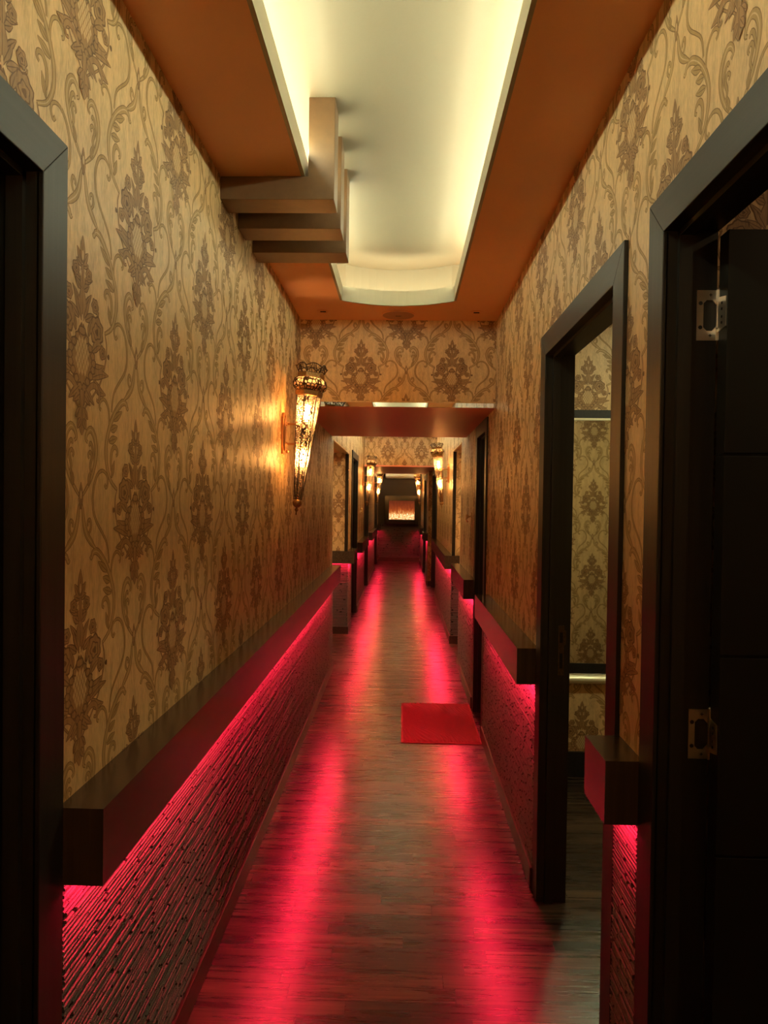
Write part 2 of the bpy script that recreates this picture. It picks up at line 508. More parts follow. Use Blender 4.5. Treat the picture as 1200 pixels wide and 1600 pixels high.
def make_tile(res):
    """returns list of (quads Nx4x2, material, height) in drawing units, axis x=0, y down"""
    L = []
    def n(k): return max(3, int(k * res))
    cnt = [0]
    def put(q, m, h, sym=True):
        # every layer gets a height of its own so that no two pieces are coplanar
        f = q.copy(); f[:, :, 0] *= -1
        for z in ([q, f[:, ::-1]] if sym else [q]):
            cnt[0] += 1
            L.append((z, m, h + 0.02 * cnt[0]))
    def stroke(p, w, k=22, line=1, fill=2, edge=4.5, hl=False, h=0):
        if line == 1:
            w = [x * 1.15 for x in w]
        put(ribbon(p, [x + edge for x in w], n(k)), line, h)
        put(ribbon(p, [max(1.0, x - 1) for x in w], n(k)), fill, h + 1)
        if hl and res > 0.5:
            put(ribbon(p, [max(0.8, x * 0.16) for x in w], n(k)), 5, h + 2)
    def leaf(a, b, w, dark=3, fill=4, k=9, h=2, vein=True, sym=True, edge=5, bend=0.0):
        a, b = np.array(a, float), np.array(b, float)
        d = b - a; nn = np.array([-d[1], d[0]])
        mid = (a + b) / 2 + nn * bend
        prof = [0.25, 0.75, 1.0, 0.85, 0.5, 0.06]
        put(ribbon([a, mid, b], [w * x + edge * (0.5 + x * .5) for x in prof], n(k)), dark, h, sym)
        put(ribbon([a, mid, b], [max(0.5, w * x - 2) for x in prof], n(k)), fill, h + 1, sym)
        if vein and res > 0.5:
            put(ribbon([a, mid, a + (b - a) * .85 + nn * bend * .3], [3.4, 2.6, 1], n(k)), dark, h + 2, sym)
    def rose(cx, cy, r, lobes=7, h=4, sym=True):
        put(blob(cx, cy, r, r, lobes, 0.09, n(14)), 3, h, sym)
        put(blob(cx, cy, r * .86, r * .86, lobes, 0.10, n(14)), 4, h + 1, sym)
        if res > 0.5:
            put(blob(cx, cy + r * .05, r * .60, r * .56, 5, 0.14, n(10)), 3, h + 2, sym)
            put(blob(cx, cy + r * .05, r * .50, r * .46, 5, 0.16, n(10)), 4, h + 3, sym)
            put(blob(cx, cy + r * .08, r * .24, r * .22, 3, 0.2, n(8)), 3, h + 4, sym)
    # --- ogee scrolls (lighter)
    stroke([(-168, -78), (-180, -66), (-193, -85), (-183, -110), (-150, -122), (-115, -108), (-92, -75), (-82, -35), (-88, 10),
            (-112, 45), (-150, 78), (-185, 112), (-200, 145), (-207, 185)], [9, 7, 7, 8, 9, 9, 8, 7, 6, 5], 34)
    stroke([(-300 + 12, 188), (-300, 180), (-296, 162), (-268, 150), (-240, 166), (-226, 200), (-226, 245)], [8, 7, 8, 8, 7, 5], 20)
    stroke([(-66, 150), (-76, 158), (-88, 140), (-120, 140), (-165, 170), (-208, 215), (-237, 265), (-249, 310), (-242, 362), (-212, 412), (-160, 442)],
           [5, 9, 15, 20, 19, 17, 17, 17, 15, 12, 8], 34, hl=True)
    stroke([(-4, -34), (-35, -60), (-70, -95), (-95, -140), (-104, -185), (-92, -225), (-66, -246), (-42, -236), (-31, -214), (-44, -204)],
           [5, 9, 12, 15, 18, 20, 19, 14, 9, 6], 28, hl=True)
    stroke([(-3, -22), (-14, 5), (-22, 42), (-40, 78), (-72, 106), (-104, 128)], [5, 10, 16, 20, 18, 5], 20, hl=True)
    stroke([(-48, 88), (-70, 62), (-64, 36), (-48, 42), (-50, 56)], [4, 9, 9, 7, 5], 14)
    stroke([(-78, -96), (-62, -128), (-74, -160), (-62, -176), (-48, -166), (-54, -154)], [5, 9, 10, 9, 7, 4], 16)
    stroke([(-92, -140), (-78, -190), (-62, -204), (-54, -192)], [4, 10, 10, 4], 12)
    leaf((-48, -70), (-62, -118), 18, 1, 2)
    leaf((-192, 210), (-122, 172), 26, 1, 2); leaf((-214, 246), (-158, 226), 26, 1, 2)
    leaf((-228, 284), (-160, 266), 26, 1, 2); leaf((-206, 404), (-182, 344), 22, 1, 2)
    stroke([(-196, 398), (-210, 360), (-206, 320), (-186, 299), (-164, 304), (-158, 320), (-170, 328)], [6, 11, 13, 13, 10, 8, 6], 20)
    # bud on the crossing
    leaf((0, 2), (0, -80), 26, 3, 4, sym=False); put(blob(0, -42, 5, 13, 2, 0, n(8)), 5, 6, False)
    # --- floral motif (darker)
    stroke([(-160, 440), (-174, 482), (-166, 535), (-132, 602), (-82, 652), (-34, 690), (-6, 722)], [4, 5, 6, 6, 6, 6, 5], 24, 3, 4, 3, h=1)
    leaf((0, 266), (0, 184), 30, sym=False, h=5); leaf((-4, 268), (-36, 226), 24); leaf((-4, 275), (-40, 262), 20)
    put(blob(0, 243, 5, 15, 2, 0, n(8)), 5, 8, False)
    rose(-42, 292, 22, 5); leaf((-6, 318), (-68, 300), 22); leaf((0, 345), (0, 268), 34, sym=False, h=5)
    leaf((-6, 345), (-46, 322), 24); put(blob(-14, 300, 4, 9, 2, 0, n(7)), 5, 8)
    leaf((0, 440), (0, 330), 54, sym=False, h=4); leaf((-6, 430), (-48, 352), 30, h=3); leaf((-20, 434), (-80, 402), 26)
    leaf((-14, 395), (-62, 345), 20); put(blob(0, 436, 5, 16, 2, 0, n(8)), 5, 8, False)
    rose(-86, 374, 25, 6); stroke([(-60, 412), (-86, 414), (-108, 398), (-112, 384)], [7, 8, 7, 4], 10, 3, 4, 3, h=2)
    put(blob(-108, 408, 6, 6, 2, 0, n(6)), 3, 3)
    rose(-98, 448, 48, 7)
    leaf((-40, 478), (-62, 420), 24, h=3)
    # pineapple heart
    prof = [14, 60, 108, 146, 160, 150, 118, 74, 30]
    put(ribbon([(0, 446), (0, 560), (0, 668)], prof, n(18)), 3, 4, False)
    put(ribbon([(0, 452), (0, 560), (0, 660)], [max(2, p - 10) for p in prof], n(18)), 4, 5, False)
    for k in range(9):
        t = k / 8
        yy = 470 + t * 170
        ww = np.interp(t, np.linspace(0, 1, 9), prof) / 2
        put(blob(-ww * .97, yy, 17, 15, 5, 0.1, n(8)), 3, 5)
        put(blob(-ww * .97, yy, 12, 10, 5, 0.1, n(8)), 4, 6)
    if res > 0.45:
        for r_ in range(7):
            for c_ in range(-3, 4):
                x = c_ * 19 + (9.5 if r_ % 2 else 0); y = 500 + r_ * 15.5
                lim = np.interp(y, [480, 540, 575, 615], [10, 46, 44, 14])
                if abs(x) <= lim:
                    put(np.array([[(x, y - 13), (x + 7.5, y), (x, y + 13), (x - 7.5, y)]], float), 5, 7, False)
    leaf((-66, 520), (-140, 486), 32, bend=0.1); rose(-142, 508, 23, 5); put(blob(-186, 512, 9, 9, 3, 0.1, n(6)), 3, 3)
    leaf((-66, 566), (-156, 548), 32, bend=-0.1); leaf((-62, 602), (-188, 574), 30, bend=0.06); leaf((-78, 606), (-168, 640), 32, bend=-0.12)
    stroke([(-6, 700), (-26, 660), (-62, 628), (-98, 624), (-121, 644), (-114, 668), (-98, 664)], [8, 15, 19, 17, 13, 9, 7], 22, 3, 4, 4, h=4)
    leaf((-20, 640), (-84, 684), 24, h=3); leaf((-10, 660), (-58, 690), 22, h=4)
    put(ribbon([(0, 650), (0, 735)], [32, 26], n(6)), 3, 5, False); put(ribbon([(0, 650), (0, 735)], [24, 18], n(6)), 4, 6, False)
    leaf((-6, 704), (-42, 734), 24, h=5); leaf((0, 700), (0, 786), 60, sym=False, h=6); leaf((-8, 735), (-30, 768), 24, h=7)
    return L

TILES = {}
def tile(res):
    if res not in TILES:
        L = make_tile(res)
        qs = np.concatenate([q for q, m, h in L])
        ms = np.concatenate([np.full(len(q), m) for q, m, h in L])
        hs = np.concatenate([np.full(len(q), h) for q, m, h in L])
        qs = qs * S
        qs[:, :, 1] *= -1
        TILES[res] = (qs, ms.astype(np.int32), 0.0003 + hs * 0.0001)
    return TILES[res]

def damask(mb, rects, frame, u0, zt, res):
    """pattern on wall rectangles; u0 = axis of a motif column, zt = height of its finial; frame(u,z,off)->xyz arrays"""
    qs, ms, hs = tile(res)
    zt0 = zt + 184 * S       # drawing origin height
    for (ua, ub, za, zb) in rects:
        i0, i1 = math.floor((ua - u0) / PU) - 1, math.ceil((ub - u0) / PU) + 1
        for i in range(i0, i1 + 1):
            base = zt0 + (PZ if i % 2 else 0)
            j0, j1 = math.floor((za - base) / (2 * PZ)) - 1, math.ceil((zb - base) / (2 * PZ)) + 2
            for j in range(j0, j1 + 1):
                du, dz = u0 + i * PU, base + j * 2 * PZ
                if du + 0.2 < ua or du - 0.2 > ub or dz + 0.17 < za or dz - 0.51 > zb:
                    continue
                q = qs + np.array([du, dz])
                mn, mxx = q.min(axis=1), q.max(axis=1)
                k = (mxx[:, 0] > ua) & (mn[:, 0] < ub) & (mxx[:, 1] > za) & (mn[:, 1] < zb)
                if not k.any():
                    continue
                q = q[k].copy()
                q[:, :, 0] = np.clip(q[:, :, 0], ua, ub)
                q[:, :, 1] = np.clip(q[:, :, 1], za, zb)
                off = np.repeat(hs[k][:, None], 4, 1)
                mb.quads(frame(q[:, :, 0], q[:, :, 1], off), ms[k])

def fr_left(x): return lambda u, z, o: np.stack([x + o, u, z], -1)
def fr_right(x): return lambda u, z, o: np.stack([x - o, u, z], -1)
def fr_front(y): return lambda u, z, o: np.stack([u, y - o, z], -1)
def fr_back(y): return lambda u, z, o: np.stack([u, y + o, z], -1)

def wall_side(name, x, side, y0, y1, holes, pattern, u0, zt, z1=ZU + 0.06):
    """corridor side wall with openings; side=-1 left (solid lies at smaller x), +1 right"""
    mb = MB()
    xo = x + side * WT
    cuts = sorted(set([y0, y1] + [h[0] for h in holes] + [h[1] for h in holes]))
    for a, b in zip(cuts[:-1], cuts[1:]):
        hz = [h for h in holes if h[0] <= a + 1e-6 and h[1] >= b - 1e-6]
        if hz:
            mb.box(x, xo, a, b, hz[0][2], z1)
        else:
            mb.box(x, xo, a, b, -0.02, z1)
    f = fr_left(x) if side < 0 else fr_right(x)
    for rects, res in pattern:
        damask(mb, rects, f, u0, zt, res)
    return tag(mb.build(name, WPM), kind='structure')

def wall_face(name, y0, y1, x0, x1, z0, z1, rects=(), u0=0, zt=2.5, res=0.6, back=False, mats=None):
    mb = MB()
    mb.box(x0, x1, y0, y1, z0, z1)
    if rects:
        damask(mb, rects, fr_back(y1) if back else fr_front(y0), u0, zt, res)
    return tag(mb.build(name, mats or WPM), kind='structure')

# ------------------------------------------------------------------ shell
fl = MB(); fl.box(-2.3, 2.5, YB - 0.1, YE + 0.1, -0.05, 0)
tag(fl.build('floor', 'floor'), kind='structure')

CW = 0.085
# (outer near, outer far, outer top)
DL1 = (0.225, 1.245, 2.164); DL2 = (8.42, 9.52, 2.155); DL3 = (11.28, 12.58, 2.085); DL4 = (15.3, 16.9, 2.085)
DR1 = (0.53, 1.546, 2.185); DR2 = (1.72, 2.733, 2.18); DR3 = (4.47, 5.13, 2.085); DR4 = (10.93, 12.5, 2.085); DR5 = (13.5, 15.1, 2.085)
PL = (6.2, 7.93, 2.082); PR = (6.48, 7.5, 2.093)
def hole(d): return (d[0] + CW - 0.01, d[1] - CW + 0.01, d[2] - CW + 0.01)
zb = ZL1 - 0.01
wall_side('wall_left', XL, -1, YB, YE, [hole(DL1), PL, hole(DL2), hole(DL3), hole(DL4)],
          [([(-0.3, 0.2, zb, ZC), (0.2, DL1[1], DL1[2], ZC), (DL1[1], 3.6, zb, ZC)], 1.0),
           ([(3.6, PL[0], zb, ZC), (PL[0], PL[1], PL[2], ZC), (PL[1], DL2[0], zb, ZC)], 0.55),
           ([(DL2[0], DL2[1], DL2[2], ZC), (DL2[1], DL3[0], zb, ZC), (DL3[1], DL4[0], zb, ZC), (DL4[1], YE, zb, ZC)], 0.4)],
          1.6, 1.713)
wall_side('wall_right', XR, 1, YB, 12.65, [hole(DR1), hole(DR2), hole(DR3), PR, hole(DR4)],
          [([(0.5, DR1[1], DR1[2], ZC), (DR1[1], DR2[0], zb, ZC), (DR2[0], DR2[1], DR2[2], ZC), (DR2[1], DR3[0], zb, ZC)], 1.0),
           ([(DR3[0], DR3[1], DR3[2], ZS), (DR3[1], PR[0], zb, ZC), (PR[0], PR[1], PR[2], ZC), (PR[1], 8.6, zb, ZC)], 0.55),
           ([(8.6, DR4[0], zb, ZC), (DR4[1], 12.65, 0.05, ZS)], 0.4)],
          1.714, 2.685)
wall_side('wall_right_far', XC, 1, 12.65, YE, [hole(DR5)],
          [([(12.65, DR5[0], zb, ZC), (DR5[1], YE, zb, ZC)], 0.4)], 12.9, 1.9)
# face of the set-back where the far right wall steps in
wall_face('wall_step', 12.63, 12.65, XC, XR + WT, 0, ZU, [(XC, XR + 0.05, 0.09, ZS)], 0.49, 1.75, 0.45)
# headers (wallpapered drops) with the low soffits behind
wall_face('wall_header', H1, H1E, XL, XR, ZS + 0.012, ZU + 0.06, [(XL, XR, ZS + 0.035, ZC)], -0.261, 2.500, 1.0)
wall_face('wall_header_far', H2, H2E, XL, XR, ZS + 0.012, ZU + 0.06, [(XL, XR, ZS + 0.02, ZC)], -0.249, 2.546, 0.5)
wall_face('wall_back', YB - 0.1, YB, XL - WT, XR + WT, 0, ZU + 0.06)
for nm, a, b, xr in (('ceiling_soffit', H1, H1E, XR), ('ceiling_soffit_far', H2, H2E, XR)):
    m_ = MB(); m_.box(XL, xr, a, b, ZS, ZS + 0.012)
    tag(m_.build(nm, 'soffit'), kind='structure')
m_ = MB(); m_.box(XL, XR, H1 - 0.006, H1, ZS, ZS + 0.026)
tag(m_.build('trim_1', 'mirror'), kind='structure')
m_ = MB(); m_.box(XL, XR, H2 - 0.006, H2, ZS, ZS + 0.02)
tag(m_.build('trim_2', 'soffit'), kind='structure')

def band(mb, p, q, z0, z1, mi):
    """solid between two matching polylines p and q, from z0 to z1"""
    n = len(p)
    v = [(a, b, z) for z in (z0, z1) for a, b in p] + [(a, b, z) for z in (z0, z1) for a, b in q]
    f = []
    for i in range(n - 1):
        j = i + 1
        f += [(i, j, n + j, n + i), (2 * n + i, 3 * n + i, 3 * n + j, 2 * n + j),
              (i, 2 * n + i, 2 * n + j, j), (n + i, n + j, 3 * n + j, 3 * n + i)]
    f += [(0, n, 3 * n, 2 * n), (n - 1, 3 * n - 1, 4 * n - 1, 2 * n - 1)]
    mb.add(v, f, mi)

def cove(name, y0, y1, ha, hb, arc_far, arc_near, led='cove_led'):
    """ceiling border with a raised, lit cove; opening from ha to hb along the corridor"""
    mb = MB()
    xa, xb = -0.342, 0.262
    t = 0.022
    def arc(y, bulge, n=14):
        pts = []
        for k in range(n + 1):
            s = k / n
            pts.append((xa + (xb - xa) * s, y + bulge * (1 - (2 * s - 1) ** 2)))
        return pts
    fa, na = arc(hb, arc_far), arc(ha, -arc_near)
    # border slabs
    mb.box(XL, xa - 0.006, y0, y1, ZC, ZC + t, 0)
    mb.box(xb + 0.006, XR, y0, y1, ZC, ZC + t, 0)
    for (p, yy, sg) in ((fa, y1, 1), (na, y0, -1)):
        p = [(a, b + sg * 0.006) for a, b in p]
        p[0] = (xa - 0.006, p[0][1]); p[-1] = (xb + 0.006, p[-1][1])
        band(mb, p, [(a, yy) for a, b in p], ZC, ZC + t, 0)
    # lips
    lz = ZC + 0.08
    mb.box(xa - 0.012, xa, ha, hb, ZC - 0.0005, lz, 1)
    mb.box(xb, xb + 0.012, ha, hb, ZC - 0.0005, lz, 1)
    for p, sgn in ((fa, 1), (na, -1)):
        band(mb, p, [(a, b + sgn * 0.012) for a, b in p], ZC - 0.0005, lz, 1)
    # cove back walls and the raised ceiling
    cx0, cx1 = XL + 0.02, XR - 0.02
    mb.box(XL, cx0, y0, y1, ZC + t, ZU, 2)
    mb.box(cx1, XR, y0, y1, ZC + t, ZU, 2)
    for p, yy, sgn in ((arc(hb + 0.2, arc_far), y1, 1), (arc(ha - 0.2, -arc_near), y0, -1)):
        p = [(cx0, p[0][1])] + p + [(cx1, p[-1][1])]
        p = [(a, min(b, yy - .004) if sgn > 0 else max(b, yy + .004)) for a, b in p]
        band(mb, p, [(a, yy) for a, b in p], ZC + t, ZU, 2)
    mb.box(XL, XR, y0, y1, ZU, ZU + 0.04, 2)
    o = tag(mb.build(name, ['terracotta', 'lip', 'cream']), kind='structure')
    # led tape just behind the lip
    st = MB()
    z0, z1 = lz + 0.004, lz + 0.026
    st.box(xa - 0.020, xa - 0.016, ha, hb, z0, z1)
    st.box(xb + 0.016, xb + 0.020, ha, hb, z0, z1)
    st.box(xa - 0.040, xa - 0.016, ha, hb, ZC + t + 0.012, ZC + t + 0.02)
    st.box(xb + 0.016, xb + 0.040, ha, hb, ZC + t + 0.012, ZC + t + 0.02)
    z0, z1 = lz - 0.03, lz - 0.02
    for p, sgn in ((fa, 1), (na, -1)):
        band(st, [(a, b + sgn * .014) for a, b in p], [(a, b + sgn * .026) for a, b in p], z0, z1, 0)
    st.build('light_strip', led, o)
    return o
cove('ceiling', YB, H1, -1.8, 3.745, 0.095, 0.0)
cove('ceiling.001', H1E, H2, 6.45, 10.7, 0.095, 0.095, 'cove_led_bright')
cove('ceiling.002', H2E, YE, 14.4, 17.3, 0.06, 0.095, 'cove_led_bright')

# ------------------------------------------------------------------ stone cladding, skirting, ledges
def stone(name, frame, u0, u1, z0, z1, course, seg):
    """split-face strips: every strip is a little block with its own depth"""
    mb = MB()
    z = z0
    Q, QM = [], []
    rib = False
    while z < z1 - 1e-4:
        rib = not rib
        h = min(course * (random.uniform(0.88, 1.12) if rib else random.uniform(0.42, 0.58)), z1 - z)
        u = u0
        base = random.uniform(0.0105, 0.0135) if rib else random.uniform(0.0025, 0.0045)
        pit = False
        while u < u1 - 1e-4:
            pit = (not pit) and rib and random.random() < 0.30
            if pit:
                l = min(course * random.uniform(0.7, 2.2), u1 - u); d = random.uniform(0.003, 0.006)
            else:
                l = min(seg * random.uniform(0.3, 2.4), u1 - u); d = base + random.uniform(-0.0009, 0.0009)
            d2 = d + (0 if pit else random.uniform(-0.0006, 0.0006))
            g = 0.0003
            a, b, c, e = u, u + l, z + g, z + h - g
            r = min(0.003, h * 0.36, d * 0.6, d2 * 0.6)
            def P(uu, zz, oo): return (uu, zz, oo)
            lo_, li, hi, ho = P, P, P, P
            A = [(a, c, 0), (b, c, 0), (b, c, d2 - r), (a, c, d - r)]
            B = [(a, c, d - r), (b, c, d2 - r), (b, c + r, d2), (a, c + r, d)]
            Cc = [(a, c + r, d), (b, c + r, d2), (b, e - r, d2), (a, e - r, d)]
            D = [(a, e - r, d), (b, e - r, d2), (b, e, d2 - r), (a, e, d - r)]
            E_ = [(a, e, d - r), (b, e, d2 - r), (b, e, 0), (a, e, 0)]
            F = [(a, c, 0), (a, c, d), (a, e, d), (a, e, 0)]
            G = [(b, c, 0), (b, c, d2), (b, e, d2), (b, e, 0)]
            Q += [A, B, Cc, D, E_, F, G]
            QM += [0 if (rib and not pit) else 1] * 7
            u += l
        z += h
    q = np.array(Q)
    mb.quads(frame(q[:, :, 0], q[:, :, 1], q[:, :, 2]), np.array(QM, dtype=np.int32))
    # backing board
    bz = np.array([[[u0, z0], [u1, z0], [u1, z1], [u0, z1]]])
    mb.quads(frame(bz[:, :, 0], bz[:, :, 1], np.full((1, 4), 0.0008)), 0)
    return tag(mb.build(name, ['stone', 'stone_shade']), kind='structure')

ZB = 0.085
BD = 0.021
def skirting(name, side_x, sgn, y0, y1):
    mb = MB()
    x0 = side_x; x1 = side_x + sgn * BD
    mb.box(x0, x1, y0, y1, 0, ZB)
    return tag(mb.build(name, 'base', bevel=0.003), kind='structure')

n_trim = [3]
def dado(side_x, sgn, y0, y1, label, course=0.007, seg=0.06, ly0=None, ly1=None, base='baseboard_left'):
    """stone cladding + skirting + ledge with its red strip on one stretch of side wall"""
    f = fr_left(side_x) if sgn > 0 else fr_right(side_x)
    stone('trim_%d' % n_trim[0], f, y0, y1, ZB, ZL0, course, seg); n_trim[0] += 1
    skirting(base, side_x, sgn, y0, y1)
    a, b = (ly0 if ly0 is not None else y0), (ly1 if ly1 is not None else y1)
    ledge_straight(side_x, sgn, a, b, label)

def ledge_mesh(mb, x0, x1, y0, y1):
    """ledge block: laminate faces (0) and end caps across the corridor axis (1)"""
    t = 0.018
    sg = 1 if x1 > x0 else -1
    # top board and fascia in one profile, closed by end caps
    prof = [(x0, ZL1), (x1, ZL1), (x1, ZL0), (x1 - sg * t, ZL0), (x1 - sg * t, ZL1 - t), (x0, ZL1 - t)]
    n = 6
    v = [(a, y0, b) for a, b in prof] + [(a, y1, b) for a, b in prof]
    mb.add(v, [(i, (i + 1) % n, n + (i + 1) % n, n + i) for i in range(n)], 0)
    for ya, yb_ in ((y0, y0 + t), (y1 - t, y1)):
        v = [(x0, ya, ZL0), (x1, ya, ZL0), (x1, yb_, ZL0), (x0, yb_, ZL0), (x0, ya, ZL1), (x1, ya, ZL1), (x1, yb_, ZL1), (x0, yb_, ZL1)]
        mb.add(v, [(0, 1, 5, 4), (2, 3, 7, 6), (0, 3, 2, 1)], 1)

ZLED = 0.827
def strip_box(parent, x0, x1, y0, y1):
    st = MB(); st.box(x0, x1, y0, y1, ZLED, ZLED + 0.008)
    s = keep(st.build('light_strip', 'red_led', parent)); s['label'] = 'glowing red light strip'
    return s

GL = 'red-lit dark wood ledges along the corridor'
def ledge_straight(side_x, sgn, y0, y1, label):
    e = empty('wall_ledge', (side_x, (y0 + y1) / 2, ZL0), label, 'ledge', GL)
    mb = MB(); ledge_mesh(mb, side_x, side_x + sgn * LD, y0, y1)
    keep(mb.build('ledge_board', ['ledge', 'ledge_end'], e))
    c = side_x + sgn * 0.056
    strip_box(e, c - 0.005, c + 0.005, y0 + 0.02, y1 - 0.02)
    return e

dado(XL, 1, DL1[1] + 0.002, PL[0], 'long dark wood ledge with red glow, on the near left wall below the big lantern', ly1=6.12)
dado(XR, -1, DR1[1] + 0.001, DR2[0] - 0.001, 'short stub of dark wood ledge between the two open doors on the right')
dado(XR, -1, DR2[1] + 0.001, DR3[0] - 0.001, 'dark wood ledge on the right wall just in front of the red doormat', ly1=4.33, base='baseboard_right')
dado(XR, -1, DR3[1] + 0.001, PR[0], 'short dark wood ledge on the right wall just past the dark doorway by the doormat', base='baseboard_right', course=0.011, seg=0.1)
dado(XL, 1, DL2[1] + 0.001, DL3[0] - 0.001, 'dark wood ledge on the far left wall beneath the second lantern from the front', course=0.014, seg=0.16)
dado(XL, 1, DL3[1] + 0.001, DL4[0] - 0.001, 'farthest small dark wood ledge on the left wall near the fireplace', course=0.018, seg=0.2)
dado(XC, -1, 12.70, DR5[0] - 0.001, 'farthest small dark wood ledge on the right wall near the fireplace', course=0.018, seg=0.2, base='baseboard_right')

dado(XL, 1, DL4[1] + 0.001, YE - 0.03, 'stub of dark wood ledge at the left corner of the end wall below the fireplace', course=0.018, seg=0.2)
dado(XC, -1, DR5[1] + 0.001, YE - 0.03, 'stub of dark wood ledge at the right corner of the end wall below the fireplace', course=0.018, seg=0.2, base='baseboard_right')

# ledges that wrap round the corners of the side passages
def ledge_corner(sgn, side_x, y_ret, x_out, y_far, label, stone_far, base):
    """sgn +1 for the left wall: runs across the return wall, then along the corridor"""
    e = empty('wall_ledge', (side_x, y_ret, ZL0), label, 'ledge', GL)
    mb = MB()
    xf = side_x + sgn * LD
    poly = [(x_out, y_ret), (x_out, y_ret - LD), (xf, y_ret - LD), (xf, y_far), (side_x, y_far), (side_x, y_ret)]
    if sgn < 0:
        poly = poly[::-1]
    n = len(poly)
    t = 0.018
    mb.prism(poly, ZL1 - t, ZL1, 0)
    mb.box(x_out, xf, y_ret - LD, y_ret - LD + t, ZL0, ZL1 - t, 0)
    mb.box(xf - sgn * t, xf, y_ret - LD + t, y_far, ZL0, ZL1 - t, 0)
    mb.box(side_x, xf - sgn * t, y_far - t, y_far, ZL0, ZL1 - t, 0)
    keep(mb.build('ledge_board', ['ledge'], e))
    st = MB()
    c = side_x + sgn * 0.056
    st.box(c - .005, c + .005, y_ret - 0.045, y_far - 0.02, ZLED, ZLED + 0.008)
    st.box(x_out + sgn * 0.01, c + sgn * .005, y_ret - 0.061, y_ret - 0.051, ZLED, ZLED + 0.008)
    s = keep(st.build('light_strip', 'red_led', e)); s['label'] = 'glowing red light strip'
    # cladding under it
    stone('trim_%d' % n_trim[0], fr_front(y_ret), min(x_out, side_x), max(x_out, side_x) + 0.0, ZB, ZL0, 0.012, 0.12); n_trim[0] += 1
    f = fr_left(side_x) if sgn > 0 else fr_right(side_x)
    stone('trim_%d' % n_trim[0], f, y_ret - 0.015, y_far, ZB, ZL0, 0.013, 0.14); n_trim[0] += 1
    bb = MB()
    bb.box(x_out, side_x + sgn * BD, y_ret - BD, y_ret, 0, ZB)
    bb.box(side_x, side_x + sgn * BD, y_ret, y_far, 0, ZB)
    tag(bb.build(base, 'base'), kind='structure')
ledge_corner(1, XL, PL[1], -2.1, DL2[0] - 0.001, 'dark wood ledge wrapping the far corner of the left side passage', None, 'baseboard_left')
ledge_corner(-1, XR, PR[1], 2.1, DR4[0] - 0.001, 'dark wood ledge wrapping the far corner of the right side passage, under the right-hand lantern', None, 'baseboard_right')
bb = MB(); bb.box(XC, XR, 12.63 - 0.02, 12.63, 0, 0.09); tag(bb.build('baseboard_step', 'base'), kind='structure')

# side passages: return walls, near walls, outer ends and low ceilings
def passage(sgn, side_x, p, nm, u0, zt):
    xo = side_x - sgn * 1.6
    xa, xb = min(side_x - sgn * WT * 0, xo), max(side_x, xo)
    wall_face('wall_%s_passage' % nm, p[1], p[1] + 0.1, min(xo, side_x - sgn * WT), max(xo, side_x - sgn * WT), 0, ZU,
              [(min(xo, side_x), max(xo, side_x), zb, p[2])], u0, zt, 0.55)
    wall_face('wall_%s_passage_near' % nm, p[0] - 0.1, p[0], min(xo, side_x - sgn * WT), max(xo, side_x - sgn * WT), 0, ZU,
              [(min(xo, side_x), max(xo, side_x), 0, p[2])], u0, zt, 0.35, back=True)
    m = MB(); m.box(xo, xo - sgn * 0.05, p[0] - 0.1, p[1] + 0.1, 0, ZU)
    tag(m.build('wall_%s_passage_end' % nm, 'wp'), kind='structure')
    m = MB(); m.box(side_x - sgn * WT, xo, p[0], p[1], p[2], p[2] + 0.05)
    tag(m.build('ceiling_%s_passage' % nm, 'terracotta'), kind='structure')
passage(1, XL, PL, 'left', -0.734, 1.66)
passage(-1, XR, PR, 'right', 0.72, 1.62)
# passage trims: gilt head edge, dark far jamb
t = MB(); t.box(XL - 0.01, XL + 0.006, PL[0], PL[1], PL[2] - 0.014, PL[2] + 0.0); tag(t.build('trim_%d' % n_trim[0], 'gold'), kind='structure'); n_trim[0] += 1
t = MB(); t.box(XR - 0.006, XR + 0.01, PR[0], PR[1], PR[2] - 0.014, PR[2]); tag(t.build('trim_%d' % n_trim[0], 'gold'), kind='structure'); n_trim[0] += 1
t = MB(); t.box(XL - 0.034, XL + 0.004, PL[1] - 0.012, PL[1] + 0.01, ZL1, PL[2] - 0.014); tag(t.build('trim_%d' % n_trim[0], 'gloss_black'), kind='structure'); n_trim[0] += 1
t = MB(); t.box(XR - 0.004, XR + 0.03, PR[1] - 0.012, PR[1] + 0.01, ZL1, PR[2] - 0.014); tag(t.build('trim_%d' % n_trim[0], 'gloss_black'), kind='structure'); n_trim[0] += 1
t = MB(); t.box(XR - 0.003, XR + 0.004, PR[0] - 0.004, PR[0] + 0.003, ZL1, PR[2] - 0.014); tag(t.build('trim_%d' % n_trim[0], 'champagne'), kind='structure'); n_trim[0] += 1

